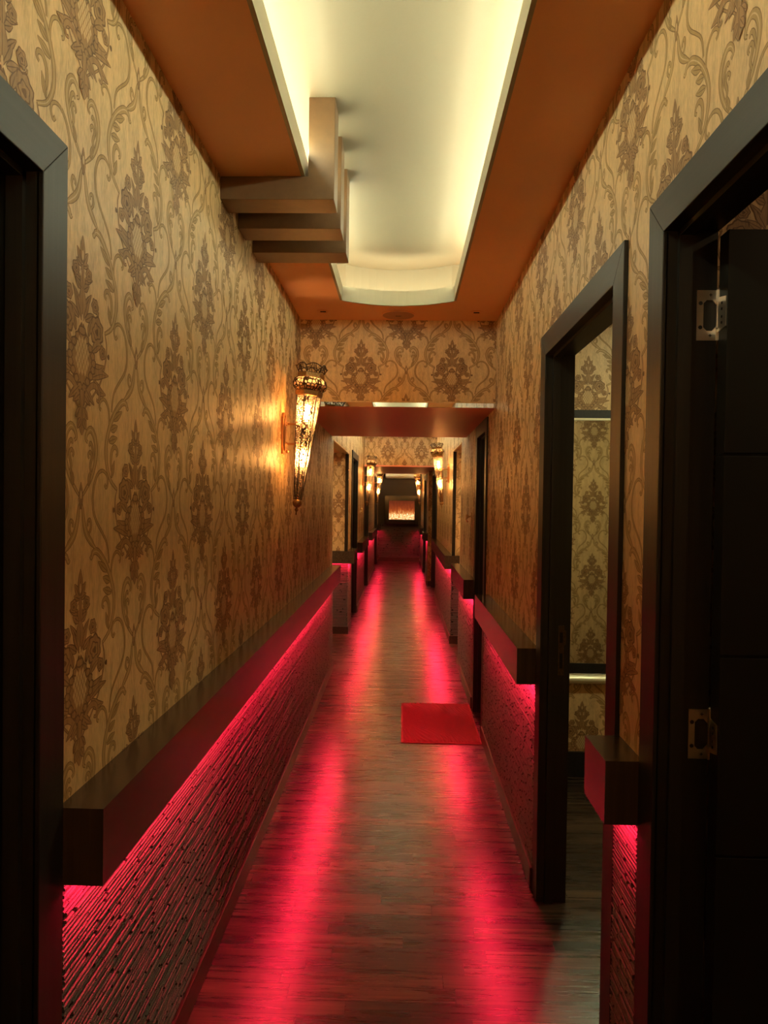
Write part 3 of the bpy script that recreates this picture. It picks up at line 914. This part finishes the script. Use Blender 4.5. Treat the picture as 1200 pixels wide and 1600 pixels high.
# ------------------------------------------------------------------ doors
def door(no, side_x, sgn, d, leaf='closed', leafmat='door', reveal=0.05):
    """sgn: direction from the wall plane into the corridor (+1 left wall, -1 right wall)"""
    e = empty('door_%d' % no, (side_x, (d[0] + d[1]) / 2, 0), kind='structure')
    a, b, zt = d
    ia, ib, iz = a + CW, b - CW, zt - CW
    xf = side_x + sgn * 0.012
    xw = side_x - sgn * WT
    def cas(poly, mt):
        m = MB(); m.prism(poly, side_x, xf, 0, 'x')
        keep(m.build('casing', mt, e, bevel=0.0015))
    cas([(a, 0), (ia, 0), (ia, iz), (a, zt)], 'black')
    cas([(ib, 0), (b, 0), (b, zt), (ib, iz)], 'black')
    cas([(a, zt), (ia, iz), (ib, iz), (b, zt)], 'black_h')
    x_in = xw - sgn * 0.004
    def jamb(poly_y0, poly_y1, z0, z1):
        m = MB(); m.box(side_x + sgn * 0.004, x_in, poly_y0, poly_y1, z0, z1)
        return m
    m = jamb(ia - 0.025, ia, 0, iz + 0.02)
    m.box(side_x - sgn * 0.018, side_x - sgn * 0.046, ia, ia + 0.012, 0, iz - 0.0)
    keep(m.build('jamb', 'black', e))
    m = jamb(ib, ib + 0.025, 0, iz + 0.02)
    m.box(side_x - sgn * 0.018, side_x - sgn * 0.046, ib - 0.012, ib, 0, iz - 0.0)
    keep(m.build('jamb', 'black', e))
    m = jamb(ia - 0.025, ib + 0.025, iz, iz + 0.025)
    m.box(side_x - sgn * 0.018, side_x - sgn * 0.046, ia, ib, iz - 0.012, iz)
    keep(m.build('head_jamb', 'black_h', e))
    if leaf == 'closed':
        m = MB()
        zs = [0.008, 0.405, 0.815, 1.225, 1.635, iz - 0.004]
        x0, x1 = side_x - sgn * (reveal + .002), side_x - sgn * (reveal + 0.042)
        for k in range(5):
            m.box(x0, x1, ia + 0.003, ib - 0.003, zs[k] + (0.003 if k else 0), zs[k + 1] - 0.003)
            if k:
                m.box(x0 - sgn * 0.004, x1, ia + 0.003, ib - 0.003, zs[k] - 0.003, zs[k] + 0.003)
        keep(m.build('door_leaf', leafmat, e))
    return e, (ia, ib, iz)

d1, _ = door(1, XL, 1, DL1)
d2, (r1a, r1b, r1z) = door(2, XR, -1, DR1, leaf=None)
d3, (r2a, r2b, r2z) = door(3, XR, -1, DR2, leaf=None)
door(4, XR, -1, DR3, leafmat='gloss_black')  # black leaf stands in for the dark inside of an open doorway
door(5, XL, 1, DL2, leafmat='gloss_black')
door(6, XL, 1, DL3); door(7, XR, -1, DR4, leafmat='gloss_black')
door(8, XL, 1, DL4, leafmat='gloss_black'); door(9, XC, -1, DR5, leafmat='gloss_black')

# open leaf of the near right door, hinged on the far jamb
m = MB()
lx0, lx1, ly0, ly1 = XR + WT + 0.006, XR + WT + 0.826, r1b - 0.044, r1b - 0.004
zs = [0.008, 0.405, 0.815, 1.225, 1.635, 2.088]
for k in range(5):
    m.box(lx0, lx1, ly0, ly1, zs[k] + (0.003 if k else 0), zs[k + 1] - (0.003 if k < 4 else 0))
    if k:
        m.box(lx0, lx1, ly0 + 0.005, ly1, zs[k] - 0.003, zs[k] + 0.003)
keep(m.build('door_leaf', 'door', d2, bevel=0.001))

def hinge(z, parent):
    """flush hinge: cut-out leaf on the jamb, knuckles, narrow leaf on the door edge"""
    x1 = XR + 0.099; x0 = XR + 0.060
    hh = 0.052
    y = r1b
    mb = MB()
    th = 0.0022
    Y0, Y1 = y - th, y
    def slab(xa, xb, za, zb_): mb.box(xa, xb, Y0, Y1, za, zb_)
    slab(x0, x0 + 0.013, z - hh, z + hh)
    for s in (1, -1):
        slab(x0 + 0.013, x1, z + s * (hh - 0.020), z + s * hh)
        # chamfered shoulders of the opening
        zz = z + s * (hh - 0.020)
        mb.prism([(x0 + 0.013, zz), (x0 + 0.013, zz - s * 0.007), (x0 + 0.020, zz)], Y0, Y1, 0, 'y')
        mb.prism([(x1 - 0.008, zz), (x1, zz - s * 0.009), (x1, zz)], Y0, Y1, 0, 'y')
    o = keep(mb.build('hinge', 'steel', parent)); o['label'] = 'brushed steel hinge'
    k = MB()
    xk = x1 + 0.004
    for (za, zb_) in ((-hh, -0.028), (-0.027, 0.027), (0.028, hh)):
        k.tube([(xk, y - 0.003, z + za), (xk, y - 0.003, z + zb_)], 0.0042, 12)
    k.lathe([(0.0035, 0), (0.004, 0.002), (0.001, 0.005)], 12, 0, Matrix.Translation((xk, y - 0.003, z + hh)))
    kk = k.build('knuckle', 'steel', o); kk.matrix_parent_inverse = Matrix.Translation(parent.location).inverted(); kk.matrix_parent_inverse = (Matrix.Translation(parent.location) @ o.matrix_parent_inverse).inverted()
    lf = MB()
    lf.prism([(y - 0.040, z - 0.030), (y - 0.006, z - 0.036), (y - 0.006, z + 0.036), (y - 0.040, z + 0.030)], lx0 - 0.002, lx0, 0, 'x')
    for q in (-0.02, -0.008, 0.008, 0.02):
        lf.box(lx0 - 0.0028, lx0 - 0.002, y - 0.026, y - 0.021, z + q - 0.0025, z + q + 0.0025, 1)
    l2 = lf.build('door_plate', ['steel', 'hole'], o); l2.matrix_parent_inverse = kk.matrix_parent_inverse.copy()
    sc = MB()
    for s in (1, -1):
        R_ = Matrix.Translation((x0 + 0.027, Y0 + 0.0002, z + s * (hh - 0.010))) @ Matrix.Rotation(math.pi / 2, 4, 'X')
        sc.lathe([(0.0046, 0), (0.0042, 0.0007), (0.0, 0.0009)], 14, 0, R_)
        sc.box(x0 + 0.0238, x0 + 0.0302, Y0 - 0.0012, Y0 - 0.0004, z + s * (hh - 0.010) - 0.0007, z + s * (hh - 0.010) + 0.0007, 1)
        sc.box(x0 + 0.0263, x0 + 0.0277, Y0 - 0.0012, Y0 - 0.0004, z + s * (hh - 0.010) - 0.0032, z + s * (hh - 0.010) + 0.0032, 1)
        R2 = Matrix.Translation((x0 + 0.007, Y0 - 0.0001, z + s * 0.025)) @ Matrix.Rotation(math.pi / 2, 4, 'X')
        sc.lathe([(0.0042, 0), (0.0042, 0.0003)], 16, 1, R2)
    s_ = sc.build('screw', ['steel', 'hole'], o); s_.matrix_parent_inverse = kk.matrix_parent_inverse.copy()
hinge(1.926, d2)
hinge(1.052, d2)

# strike plate on the far jamb of the second open door
sp = MB()
yx = r2b - 0.0018
sp.box(XR + 0.056, XR + 0.078, yx, r2b, 0.876, 1.066, 0)
sp.prism([(XR + 0.078, 0.99), (XR + 0.085, 0.995), (XR + 0.085, 1.045), (XR + 0.078, 1.05)], yx, r2b, 0, 'y')
sp.box(XR + 0.061, XR + 0.073, yx - 0.0004, yx, 1.000, 1.040, 1)
sp.box(XR + 0.061, XR + 0.073, yx - 0.0004, yx, 0.902, 0.960, 1)
for zz in (0.885, 1.057, 0.98):
    sp.lathe([(0.0035, 0), (0.003, 0.0008), (0, 0.001)], 12, 0, Matrix.Translation((XR + 0.067, yx, zz)) @ Matrix.Rotation(math.pi / 2, 4, 'X'))
o = keep(sp.build('strike_plate', ['bronze_dark', 'hole'], d3)); o['label'] = 'dark bronze lock strike plate'

# ------------------------------------------------------------------ rooms behind the open doors
RX0, RX1 = XR + WT, 2.45
R1F, R2N, R2F = 1.625, 1.70, 3.9
wall_face('wall_room', R1F, R2N, RX0, RX1, 0, 2.7, [(RX0, RX1, 0.9, 2.6)], 0.83, 2.33, 0.8)
mbx = MB()
damask(mbx, [(RX0, RX1, 0.1, 2.6)], fr_back(R2N), 1.66, 1.754, 0.8)
tag(mbx.build('wall_room_paper', WPM), kind='structure')
wall_face('wall_room_far', R2F, R2F + 0.1, RX0, RX1, 0, 2.7, [(RX0, 2.0, 0.13, 2.6)], 1.026, 2.36, 0.9)
m = MB(); m.box(RX1, RX1 + 0.05, -0.7, R2F + 0.1, 0, 2.7)
damask(m, [(R2N, R2F, 0.14, 2.6)], fr_right(RX1), 2.0, 1.754, 0.45)
tag(m.build('wall_room_side', WPM), kind='structure')
m = MB(); m.box(RX0, RX1, -0.75, -0.65, 0, 2.7); tag(m.build('wall_room_near', 'wp'), kind='structure')
m = MB(); m.box(RX0, RX1, -0.7, R2F, 2.66, 2.7); tag(m.build('ceiling_room', 'cream'), kind='structure')
m = MB(); m.box(RX0, RX1, R2F - 0.018, R2F, 0, 0.14); tag(m.build('baseboard_room', 'black_h'), kind='structure')

# framed mirror on the far wall of the second room
mr = empty('wall_mirror', (1.35, R2F, 0.53), 'large framed wall mirror seen through the second open door on the right', 'mirror')
MX0, MX1, MZ0, MZ1 = 0.72, 2.1, 0.545, 2.055
g = MB(); g.box(MX0 + 0.05, MX1 - 0.05, R2F - 0.014, R2F - 0.002, MZ0 + 0.03, MZ1 - 0.03)
keep(g.build('mirror_glass', 'mirror', mr))
def moulding(z0, z1, y_top, y_bot):
    mm = MB()
    n_ = 10
    prof = []
    for k in range(n_ + 1):
        s = k / n_
        prof.append((R2F - 0.016 - 0.022 * math.sin(math.pi * s) ** 0.8, z0 + (z1 - z0) * s))
    poly = [(R2F, z0)] + prof + [(R2F, z1)]
    v = [(MX0, y, z) for y, z in poly] + [(MX1, y, z) for y, z in poly]
    n = len(poly)
    mm.add(v, [tuple(range(n)), tuple(range(n, 2 * n))[::-1]] + [(i, (i + 1) % n, n + (i + 1) % n, n + i) for i in range(n)], 0)
    return mm
fm = moulding(MZ0 - 0.02, MZ0 + 0.032, 0, 0)
for k in range(150):
    x = MX0 + 0.03 + k * 0.009
    fm.lathe([(0.0, -0.003), (0.0032, 0), (0.0, 0.003)], 6, 0, Matrix.Translation((x, R2F - 0.018, MZ0 + 0.036)), cap=False)
fo = keep(fm.build('frame_rail', 'champagne', mr)); fo['label'] = 'bright champagne bottom rail'
ft = MB(); ft.box(MX0, MX1, R2F - 0.02, R2F, MZ1 - 0.045, MZ1, 0); ft.box(MX0, MX1, R2F - 0.026, R2F, MZ1 - 0.058, MZ1 - 0.046, 1)  # top rail blackened for its shade; the frame itself is champagne
fo = keep(ft.build('frame_rail', ['black_h', 'champagne'], mr)); fo['label'] = 'top rail coloured black for its shade, with silver bead'
lp = MB(); lp.box(MX0 + 0.02, MX1 - 0.02, R2F - 0.017, R2F - 0.002, MZ0 + 0.034, MZ0 + 0.095)  # black strip in place of a dark reflection low in the glass
fo = keep(lp.build('reflection_strip', 'black_h', mr)); fo['label'] = 'black strip standing for a dark reflection above the bottom rail'
for a_, b_ in ((MX0, MX0 + 0.05), (MX1 - 0.05, MX1)):
    fs = MB(); fs.box(a_, b_, R2F - 0.03, R2F, MZ0, MZ1)
    keep(fs.build('frame_side', 'champagne', mr))

def room_lamp(x, y, z, mt, label, r=0.11):
    e = empty('ceiling_lamp', (x, y, z), label, 'lamp')
    a = MB(); a.lathe([(r, 0), (r, -0.02), (r * .93, -0.03)], 32, 0, Matrix.Translation((x, y, z)))
    keep(a.build('lamp_rim', 'steel', e))
    b = MB(); b.lathe([(r * .9, -0.031), (r * .88, -0.036)], 32, 0, Matrix.Translation((x, y, z)))
    keep(b.build('diffuser', mt, e))
room_lamp(1.5, 2.9, 2.66, 'lamp_disc', 'round ceiling lamp inside the second room on the right')
room_lamp(1.6, 0.9, 2.66, 'lamp_room_fill', 'unseen round warm lamp added to light the nearest room on the right')  # unseen lamp, added to warm the wallpaper above the open leaf
room_lamp(-1.5, 6.75, PL[2], 'lamp_passage_fill', 'unseen round warm lamp added to light the left side passage')  # hidden lamp added to brighten the left return wall
room_lamp(1.4, 6.8, PR[2], 'lamp_passage_fill', 'unseen round warm lamp added to light the right side passage')  # likewise added out of sight, lights the right return wall

# ------------------------------------------------------------------ ceiling beams
GB = 'brown L-shaped beams under the cove'
for (ya, yb_, lab) in ((2.318, 2.431, 'brown L-shaped ceiling beam nearest the viewer, rising into the lit cove'),
                      (2.566, 2.686, 'middle one of the three brown L-shaped ceiling beams on the left'),
                      (2.815, 2.938, 'farthest of the three brown L-shaped ceiling beams on the left')):
    b = MB()
    xr = -0.243; zb0 = 2.536
    poly = [(XL, zb0), (xr, zb0), (xr, ZU), (xr - 0.088, ZU), (xr - 0.088, ZC - 0.001), (XL, ZC - 0.001)]
    n = len(poly)
    b.prism(poly, ya, yb_, 0, 'y')
    o = b.build('ceiling_beam', 'beam', bevel=0.002, loc=(-0.35, (ya + yb_) / 2, ZC - 0.001))
    tag(o, lab, 'beam', GB)

# ceiling speaker and two small recessed spotlights
s = empty('ceiling_speaker', (-0.04, 4.03, ZC), 'round ceiling speaker flush in the orange ceiling before the wallpapered header', 'speaker')
a = MB(); a.lathe([(0.100, 0), (0.100, -0.003), (0.097, -0.006), (0.092, -0.004)], 40, 0, Matrix.Translation((-0.04, 4.03, ZC)))
keep(a.build('rim', 'terracotta', s))
a = MB(); a.lathe([(0.092, 0), (0.091, -0.004), (0.05, -0.006), (0, -0.0065)], 40, 0, Matrix.Translation((-0.04, 4.03, ZC)))
keep(a.build('grille', 'speaker', s))
a = MB(); a.box(-0.056, -0.024, 4.027, 4.033, ZC - 0.0085, ZC - 0.006); keep(a.build('badge', 'bronze_dark', s))
for x, lab in ((-0.47, 'small flush ceiling spotlight left of the round speaker'), (0.405, 'small flush ceiling spotlight right of the round speaker')):
    s = empty('recessed_spotlight', (x, 3.96, ZC), lab, 'spotlight', 'flush spotlights beside the ceiling speaker')
    a = MB(); a.lathe([(0.036, 0), (0.036, -0.002), (0.030, -0.0035), (0.024, -0.001)], 28, 0, Matrix.Translation((x, 3.96, ZC)))
    keep(a.build('rim', 'terracotta', s))
    a = MB(); a.box(x - 0.016, x + 0.016, 3.958, 3.964, ZC - 0.0055, ZC - 0.0005); keep(a.build('slot', 'hole', s))

# ------------------------------------------------------------------ lantern wall lights
def make_sconce(label):
    """local frame: origin on the wall, +x out of the wall, z up"""
    root = empty('wall_lantern', (0, 0, 0), label, 'wall lamp', 'pierced bronze torch lanterns on the corridor walls')
    # plate
    m = MB()
    pl = [(-0.030, -0.105), (0.030, -0.105), (0.030, 0.085), (0.0, 0.110), (-0.030, 0.085)]
    m.prism(pl, 0.0, 0.014, 0, 'x')
    m.prism([(a * .62, b * .86) for a, b in pl], 0.014, 0.021, 0, 'x')
    m.lathe([(0.009, 0), (0.009, 0.01), (0.006, 0.016), (0, 0.018)], 14, 0, Matrix.Translation((0.02, 0, -0.092)) @ Matrix.Rotation(math.pi / 2, 4, 'Y'))
    m.build('wall_plate', 'copper', root, bevel=0.003)
    for z in (0.05, -0.053):
        a = MB(); a.tube([(0.015, 0, z), (0.115 + z * 0.09, 0, z)], 0.006, 10)
        a.lathe([(0.012, 0), (0.010, 0.006), (0.006, 0.008)], 14, 0, Matrix.Translation((0.020, 0, z)) @ Matrix.Rotation(math.pi / 2, 4, 'Y'))
        a.build('arm', 'copper', root, smooth=False)
    # body axis: leans out at the top
    A = Vector((0.078, 0, -0.415)); B = Vector((0.150, 0, 0.335))
    zax = (B - A).normalized(); yax = Vector((0, 1, 0)); xax = yax.cross(zax)
    T = Matrix((xax, yax, zax)).transposed().to_4x4(); T.translation = A
    def ap(o):
        o.matrix_parent_inverse = Matrix(); o.matrix_local = T; return o
    HX = 6; rot = math.radians(18)
    z_c0, z_c1 = 0.075, 0.612          # cone
    r0, r1 = 0.019, 0.062
    # finial
    m = MB(); m.lathe([(0.0, -0.004), (0.004, 0.0), (0.003, 0.012), (0.007, 0.018), (0.011, 0.024), (0.007, 0.031), (0.005, 0.035), (0.012, 0.038), (0.021, 0.046),
                       (0.0255, 0.058), (0.023, 0.070), (0.018, 0.077)], 20)
    ap(m.build('finial', 'bronze', root, smooth=True))
    # pierced glass cone
    m = MB(); m.lathe([(r0, z_c0), (r0 + (r1 - r0) * .35, z_c0 + .35 * (z_c1 - z_c0)), (r0 + (r1 - r0) * .7, z_c0 + .7 * (z_c1 - z_c0)), (r1, z_c1)], HX, cap=False, rot=rot)
    sh = ap(m.build('lantern_shade', 'filigree', root)); sh['label'] = 'pierced amber shade'
    # ribs
    for k in range(HX):
        a_ = 2 * math.pi * k / HX + rot
        m = MB(); m.tube([((r0 + 0.001) * math.cos(a_), (r0 + 0.001) * math.sin(a_), z_c0), ((r1 + 0.001) * math.cos(a_), (r1 + 0.001) * math.sin(a_), z_c1)], 0.0030, 6)
        m.build('rib', 'bronze_dark', sh)
    m = MB()
    m.lathe([(r1 + .001, z_c1 - .004), (r1 + 0.008, z_c1), (r1 + 0.010, z_c1 + 0.022), (r1 + 0.004, z_c1 + 0.027)], HX, rot=rot, cap=False)
    ap(m.build('lower_band', 'bronze', root))
    zb_ = z_c1 + 0.027
    m = MB(); m.lathe([(r1 + 0.004, zb_), (r1 + 0.020, zb_ + 0.012), (r1 + 0.024, zb_ + 0.034), (r1 + 0.016, zb_ + 0.056), (r1 + 0.002, zb_ + 0.064)], HX, rot=rot, cap=False)
    cl = ap(m.build('collar', 'filigree_big', root)); cl['label'] = 'bulging pierced collar'
    for k in range(HX):
        m = MB()
        a_ = 2 * math.pi * k / HX + rot
        c, s_ = math.cos(a_), math.sin(a_)
        m.tube([(r * c, r * s_, z) for r, z in ((r1 + 0.005, zb_), (r1 + 0.021, zb_ + 0.012), (r1 + 0.025, zb_ + 0.034), (r1 + 0.017, zb_ + 0.056), (r1 + 0.003, zb_ + 0.064))], 0.003, 6)
        m.build('collar_rib', 'bronze_dark', cl)
    zt = zb_ + 0.064
    m = MB(); m.lathe([(r1 + 0.002, zt), (r1 + 0.008, zt + 0.002), (r1 + 0.008, zt + 0.022), (r1, zt + 0.026)], HX, rot=rot, cap=False)
    ap(m.build('upper_band', 'bronze', root))
    # openwork crown
    m = MB()
    zk = zt + 0.024
    P0, P1 = [], []
    for k in range(HX):
        a0 = 2 * math.pi * k / HX + rot; a1 = 2 * math.pi * (k + 1) / HX + rot
        b0 = Vector((math.cos(a0), math.sin(a0), 0)); b1 = Vector((math.cos(a1), math.sin(a1), 0))
        def pt(s, f, z): 
            v = b0.lerp(b1, s) * (r1 + f); return (v.x, v.y, zk + z)
        top = [pt(s, 0.016, 0.030 + 0.016 * math.sin(math.pi * s)) for s in [i / 8 for i in range(9)]]
        m.tube(top, 0.0028, 6)
        m.tube([pt(0, 0.002, 0), pt(1, 0.002, 0)], 0.003, 6)
        m.tube([pt(0, 0.002, 0), pt(0, 0.010, 0.015), pt(0, 0.022, 0.034)], 0.0028, 6)
        m.tube([pt(s, 0.004 + .008 * math.sin(math.pi * s), 0.004 + 0.018 * math.sin(math.pi * s)) for s in [i / 8 for i in range(9)]], 0.0024, 6)
        for s in (0.3, 0.5, 0.7):
            m.tube([pt(s, 0.011, 0.004 + 0.018 * math.sin(math.pi * s)), pt(s + (0.5 - s) * .5, 0.015, 0.030 + 0.015 * math.sin(math.pi * s))], 0.0022, 5)
    ap(m.build('crown', 'bronze_dark', root))
    for z in (0.525, 0.295):
        m = MB(); m.lathe([(0.004, z - 0.045), (0.012, z - 0.03), (0.015, z), (0.012, z + 0.03), (0.004, z + 0.042)], 12)
        b = ap(m.build('bulb', 'bulb', root, smooth=True)); b['label'] = 'warm glowing bulb'
    return root

def copy_tree(o, parent=None):
    c = o.copy()
    COL.objects.link(c)
    if parent is not None:
        c.parent = parent
        c.matrix_parent_inverse = o.matrix_parent_inverse.copy()
    for ch in o.children:
        copy_tree(ch, c)
    return c

sc0 = make_sconce('large pierced bronze torch lantern on the near left wall, biggest of the lanterns')
spots = [(XL, 3.55, 0.0, None),
         (XL, 10.6, 0.0, 'second bronze torch lantern along the left wall, between the two far dark doors'),
         (XR, 8.2, math.pi, 'nearest bronze torch lantern on the right wall, beyond the right side passage'),
         (XL, 14.75, 0.0, 'last bronze torch lantern on the left wall, beside the fireplace end'),
         (XC, 16.0, math.pi, 'last bronze torch lantern on the right wall, beside the fireplace end'),
         (XL, -0.6, 0.0, 'added bronze torch lantern, fill light on the left wall behind the viewer'),  # unseen lantern added to even out light on the near walls
         (XR, -0.6, math.pi, 'added bronze torch lantern, fill light on the right wall behind the viewer')]  # its added twin opposite, also only for fill light
for k, (x, y, rz, lab) in enumerate(spots):
    o = sc0 if k == 0 else copy_tree(sc0)
    o.location = (x, y, 1.872)
    o.rotation_euler = (0, 0, rz)
    if lab:
        o['label'] = lab

# ------------------------------------------------------------------ small brass hooks
def hook(x, y, z, sgn, label):
    e = empty('wall_hook', (x, y, z), label, 'hook', 'small brass hooks on the corridor walls')
    m = MB(); m.box(x, x + sgn * 0.006, y - 0.02, y + 0.02, z - 0.045, z + 0.04); keep(m.build('back_plate', 'gold', e, bevel=0.002))
    m = MB()
    m.tube([(x + sgn * 0.004, y, z + 0.012), (x + sgn * 0.03, y, z + 0.006), (x + sgn * 0.042, y, z - 0.012), (x + sgn * 0.034, y, z - 0.03), (x + sgn * 0.02, y, z - 0.03)], 0.006, 10)
    m.lathe([(0, -0.012), (0.009, -0.008), (0.012, 0), (0.009, 0.008), (0, 0.012)], 14, 0, Matrix.Translation((x + sgn * 0.034, y, z + 0.014)))
    keep(m.build('peg', 'gold', e, smooth=True))
hook(XL, 10.05, 1.40, 1, 'tiny brass hook on the left wall below the second lantern')
hook(XR, 5.5, 1.41, -1, 'tiny brass hook on the right wall just past the dark doorway by the doormat')

# ------------------------------------------------------------------ doormat
mt = empty('door_mat', (0.265, 4.79, 0), 'red ribbed doormat lying on the wood floor before the dark right-hand doorway', 'doormat')
def mat_mesh():
    mb = MB()
    nx, ny = 150, 220
    x0, x1, y0, y1 = 0.018, 0.519, 4.372, 5.205
    u = np.linspace(0, 1, nx); v = np.linspace(0, 1, ny)
    U, V = np.meshgrid(u, v, indexing='ij')
    X = x0 + (x1 - x0) * U + 0.004 * np.sin(V * 3.0)
    Y = y0 + (y1 - y0) * V + 0.010 * (U - 0.5) + 0.004 * np.sin(U * 5)
    edge = np.minimum.reduce([U, 1 - U, V * 1.6, (1 - V) * 1.6])
    prof = np.clip(edge / 0.022, 0, 1) ** 0.5
    ph = (X * 0.9 + Y * 0.55 + 0.035 * np.sin(Y * 9 + X * 4) + 0.02 * np.sin(X * 17)) * 2 * np.pi / 0.019
    Z = 0.002 + prof * (0.013 + 0.0036 * np.sin(ph) + 0.0008 * np.sin(ph * 3.1 + X * 400))
    Z += 0.004 * np.clip((U - 0.85) / 0.15, 0, 1) ** 2 * np.clip((0.12 - V) / 0.12, 0, 1)
    P = np.stack([X, Y, Z], -1)
    q = np.stack([P[:-1, :-1], P[1:, :-1], P[1:, 1:], P[:-1, 1:]], 2).reshape(-1, 4, 3)
    mb.quads(q, 0)
    return mb
keep(mat_mesh().build('pile', 'mat', mt, smooth=False))
h_ = MB()
for (a, b, c, d) in ((0.014, 0.523, 4.364, 4.378), (0.014, 0.523, 5.199, 5.213), (0.012, 0.024, 4.364, 5.213), (0.513, 0.525, 4.364, 5.213)):
    h_.box(a, b, c, d, 0.0005, 0.006)
keep(h_.build('hem', 'mat_edge', mt, bevel=0.002))

# ------------------------------------------------------------------ end wall, electric fireplace, air conditioner
m = MB(); m.box(XL - WT, XC + WT, YE, YE + 0.1, 0, ZU + 0.06)
q = []
for r_ in range(24):
    for c_ in range(8):
        xx = XL + c_ * 0.15 + (0.075 if r_ % 2 else 0); zz = 0.96 + r_ * 0.07
        xa, xb_ = max(XL, xx + .002), min(XC, xx + 0.148)
        if xb_ > xa:
            m.box(xa, xb_, YE - 0.006 - 0.003 * random.random(), YE, zz + .002, min(zz + 0.068, ZU))
tag(m.build('wall_end', 'dark_tile'), kind='structure')
stone('trim_%d' % n_trim[0], fr_front(YE), XL, XC, 0.10, 0.955, 0.018, 0.16); n_trim[0] += 1
m = MB(); m.box(XL, XC, YE - 0.03, YE, 0, 0.11); tag(m.build('baseboard_end', 'base'), kind='structure')

fp = empty('electric_fireplace', (-0.02, YE, 1.3), 'wall-hung electric fireplace with glowing flames on the dark end wall', 'fireplace')
FX0, FX1, FZ0, FZ1 = -0.455, 0.41, 0.955, 1.685
SX0, SX1, SZ0, SZ1 = -0.345, 0.31, 1.075, 1.555
m = MB()
yf0, yf1 = YE - 0.12, YE - 0.012
m.box(FX0, SX0, yf0, yf1, FZ0, FZ1); m.box(SX1, FX1, yf0, yf1, FZ0, FZ1)
m.box(SX0, SX1, yf0, yf1, FZ0, SZ0); m.box(SX0, SX1, yf0, yf1, SZ1, FZ1)
keep(m.build('frame', 'gloss_black', fp, bevel=0.004))
m = MB(); m.box(SX0, SX1, YE - 0.045, YE - 0.015, SZ0, SZ1); o = keep(m.build('flame_screen', 'flames', fp)); o['label'] = 'glowing orange flame screen'
m = MB()
for k in range(150):
    x = random.uniform(SX0 + 0.015, SX1 - 0.015); z = SZ0 + random.uniform(0.008, 0.155) * random.uniform(0.75, 1)
    y = YE - 0.05 - random.uniform(0.0, 0.05) * (1 - (z - SZ0) / 0.17)
    r_ = random.uniform(0.010, 0.02)
    T_ = Matrix.Translation((x, y, z)) @ Matrix.Rotation(random.random() * 3, 4, 'X') @ Matrix.Rotation(random.random() * 3, 4, 'Y')
    m.lathe([(0, -r_), (r_ * .8, -r_ * .3), (r_ * .9, r_ * .3), (0, r_)], 5, 0, T_, cap=False)
o = keep(m.build('ember_bed', 'embers', fp)); o['kind'] = 'stuff'; o['label'] = 'bed of bright glowing crystals'

ac = empty('air_conditioner', (-0.05, YE, 2.28), 'white split air conditioner high on the end wall above the fireplace', 'air conditioner')
m = MB()
prof = [(YE - 0.001, 2.13), (YE - 0.13, 2.13), (YE - 0.19, 2.165), (YE - 0.20, 2.20), (YE - 0.20, 2.37), (YE - 0.17, 2.41), (YE - 0.001, 2.41)]
m.prism([(a, b) for a, b in prof], -0.44, 0.36, 0, 'x')
keep(m.build('body', 'plastic', ac, bevel=0.006))
m = MB()
m.add([(-0.40, YE - 0.135, 2.126), (0.32, YE - 0.135, 2.126), (0.32, YE - 0.192, 2.158), (-0.40, YE - 0.192, 2.158),
       (-0.40, YE - 0.133, 2.120), (0.32, YE - 0.133, 2.120), (0.32, YE - 0.195, 2.152), (-0.40, YE - 0.195, 2.152)],
      [(0, 1, 2, 3), (7, 6, 5, 4), (0, 4, 5, 1), (1, 5, 6, 2), (2, 6, 7, 3), (3, 7, 4, 0)])
keep(m.build('louver', 'plastic', ac))
for x in (-0.2, -0.04, 0.12):
    m = MB()
    m.box(x - 0.004, x + 0.004, YE - 0.196, YE - 0.13, 2.118, 2.124)
    keep(m.build('vane', 'hole', ac))

# ------------------------------------------------------------------ camera, world, view
w = bpy.data.worlds.new('World'); scene.world = w; w.use_nodes = True
w.node_tree.nodes['Background'].inputs[0].default_value = (0, 0, 0, 1)
w.node_tree.nodes['Background'].inputs[1].default_value = 0.0

cam = bpy.data.cameras.new('camera'); co = bpy.data.objects.new('camera', cam); COL.objects.link(co)
pt, yw, rl = -0.0152, -0.0266, -0.0141
cy, sy, cp, sp_ = math.cos(yw), math.sin(yw), math.cos(pt), math.sin(pt)
fwd = Vector((sy * cp, cy * cp, sp_)); rt = Vector((cy, -sy, 0)); up = rt.cross(fwd)
c, s_ = math.cos(rl), math.sin(rl)
r2 = rt * c - up * s_; u2 = up * c + rt * s_
co.matrix_world = Matrix(((r2.x, u2.x, -fwd.x, 0), (r2.y, u2.y, -fwd.y, 0), (r2.z, u2.z, -fwd.z, 1.53), (0, 0, 0, 1)))
cam.sensor_fit = 'HORIZONTAL'; cam.sensor_width = 36.0; cam.lens = 1080 / 1200 * 36.0
cam.clip_start = 0.02; cam.clip_end = 100
scene.camera = co

vs = scene.view_settings
vs.view_transform = 'Standard'; vs.look = 'None'; vs.gamma = 1.0; vs.use_curve_mapping = False
vs.exposure = 0.8
cy_ = scene.cycles
cy_.use_denoising = True
cy_.max_bounces = 10; cy_.diffuse_bounces = 5; cy_.glossy_bounces = 5; cy_.transparent_max_bounces = 16
cy_.sample_clamp_indirect = 25.0
cy_.caustics_reflective = False; cy_.caustics_refractive = False
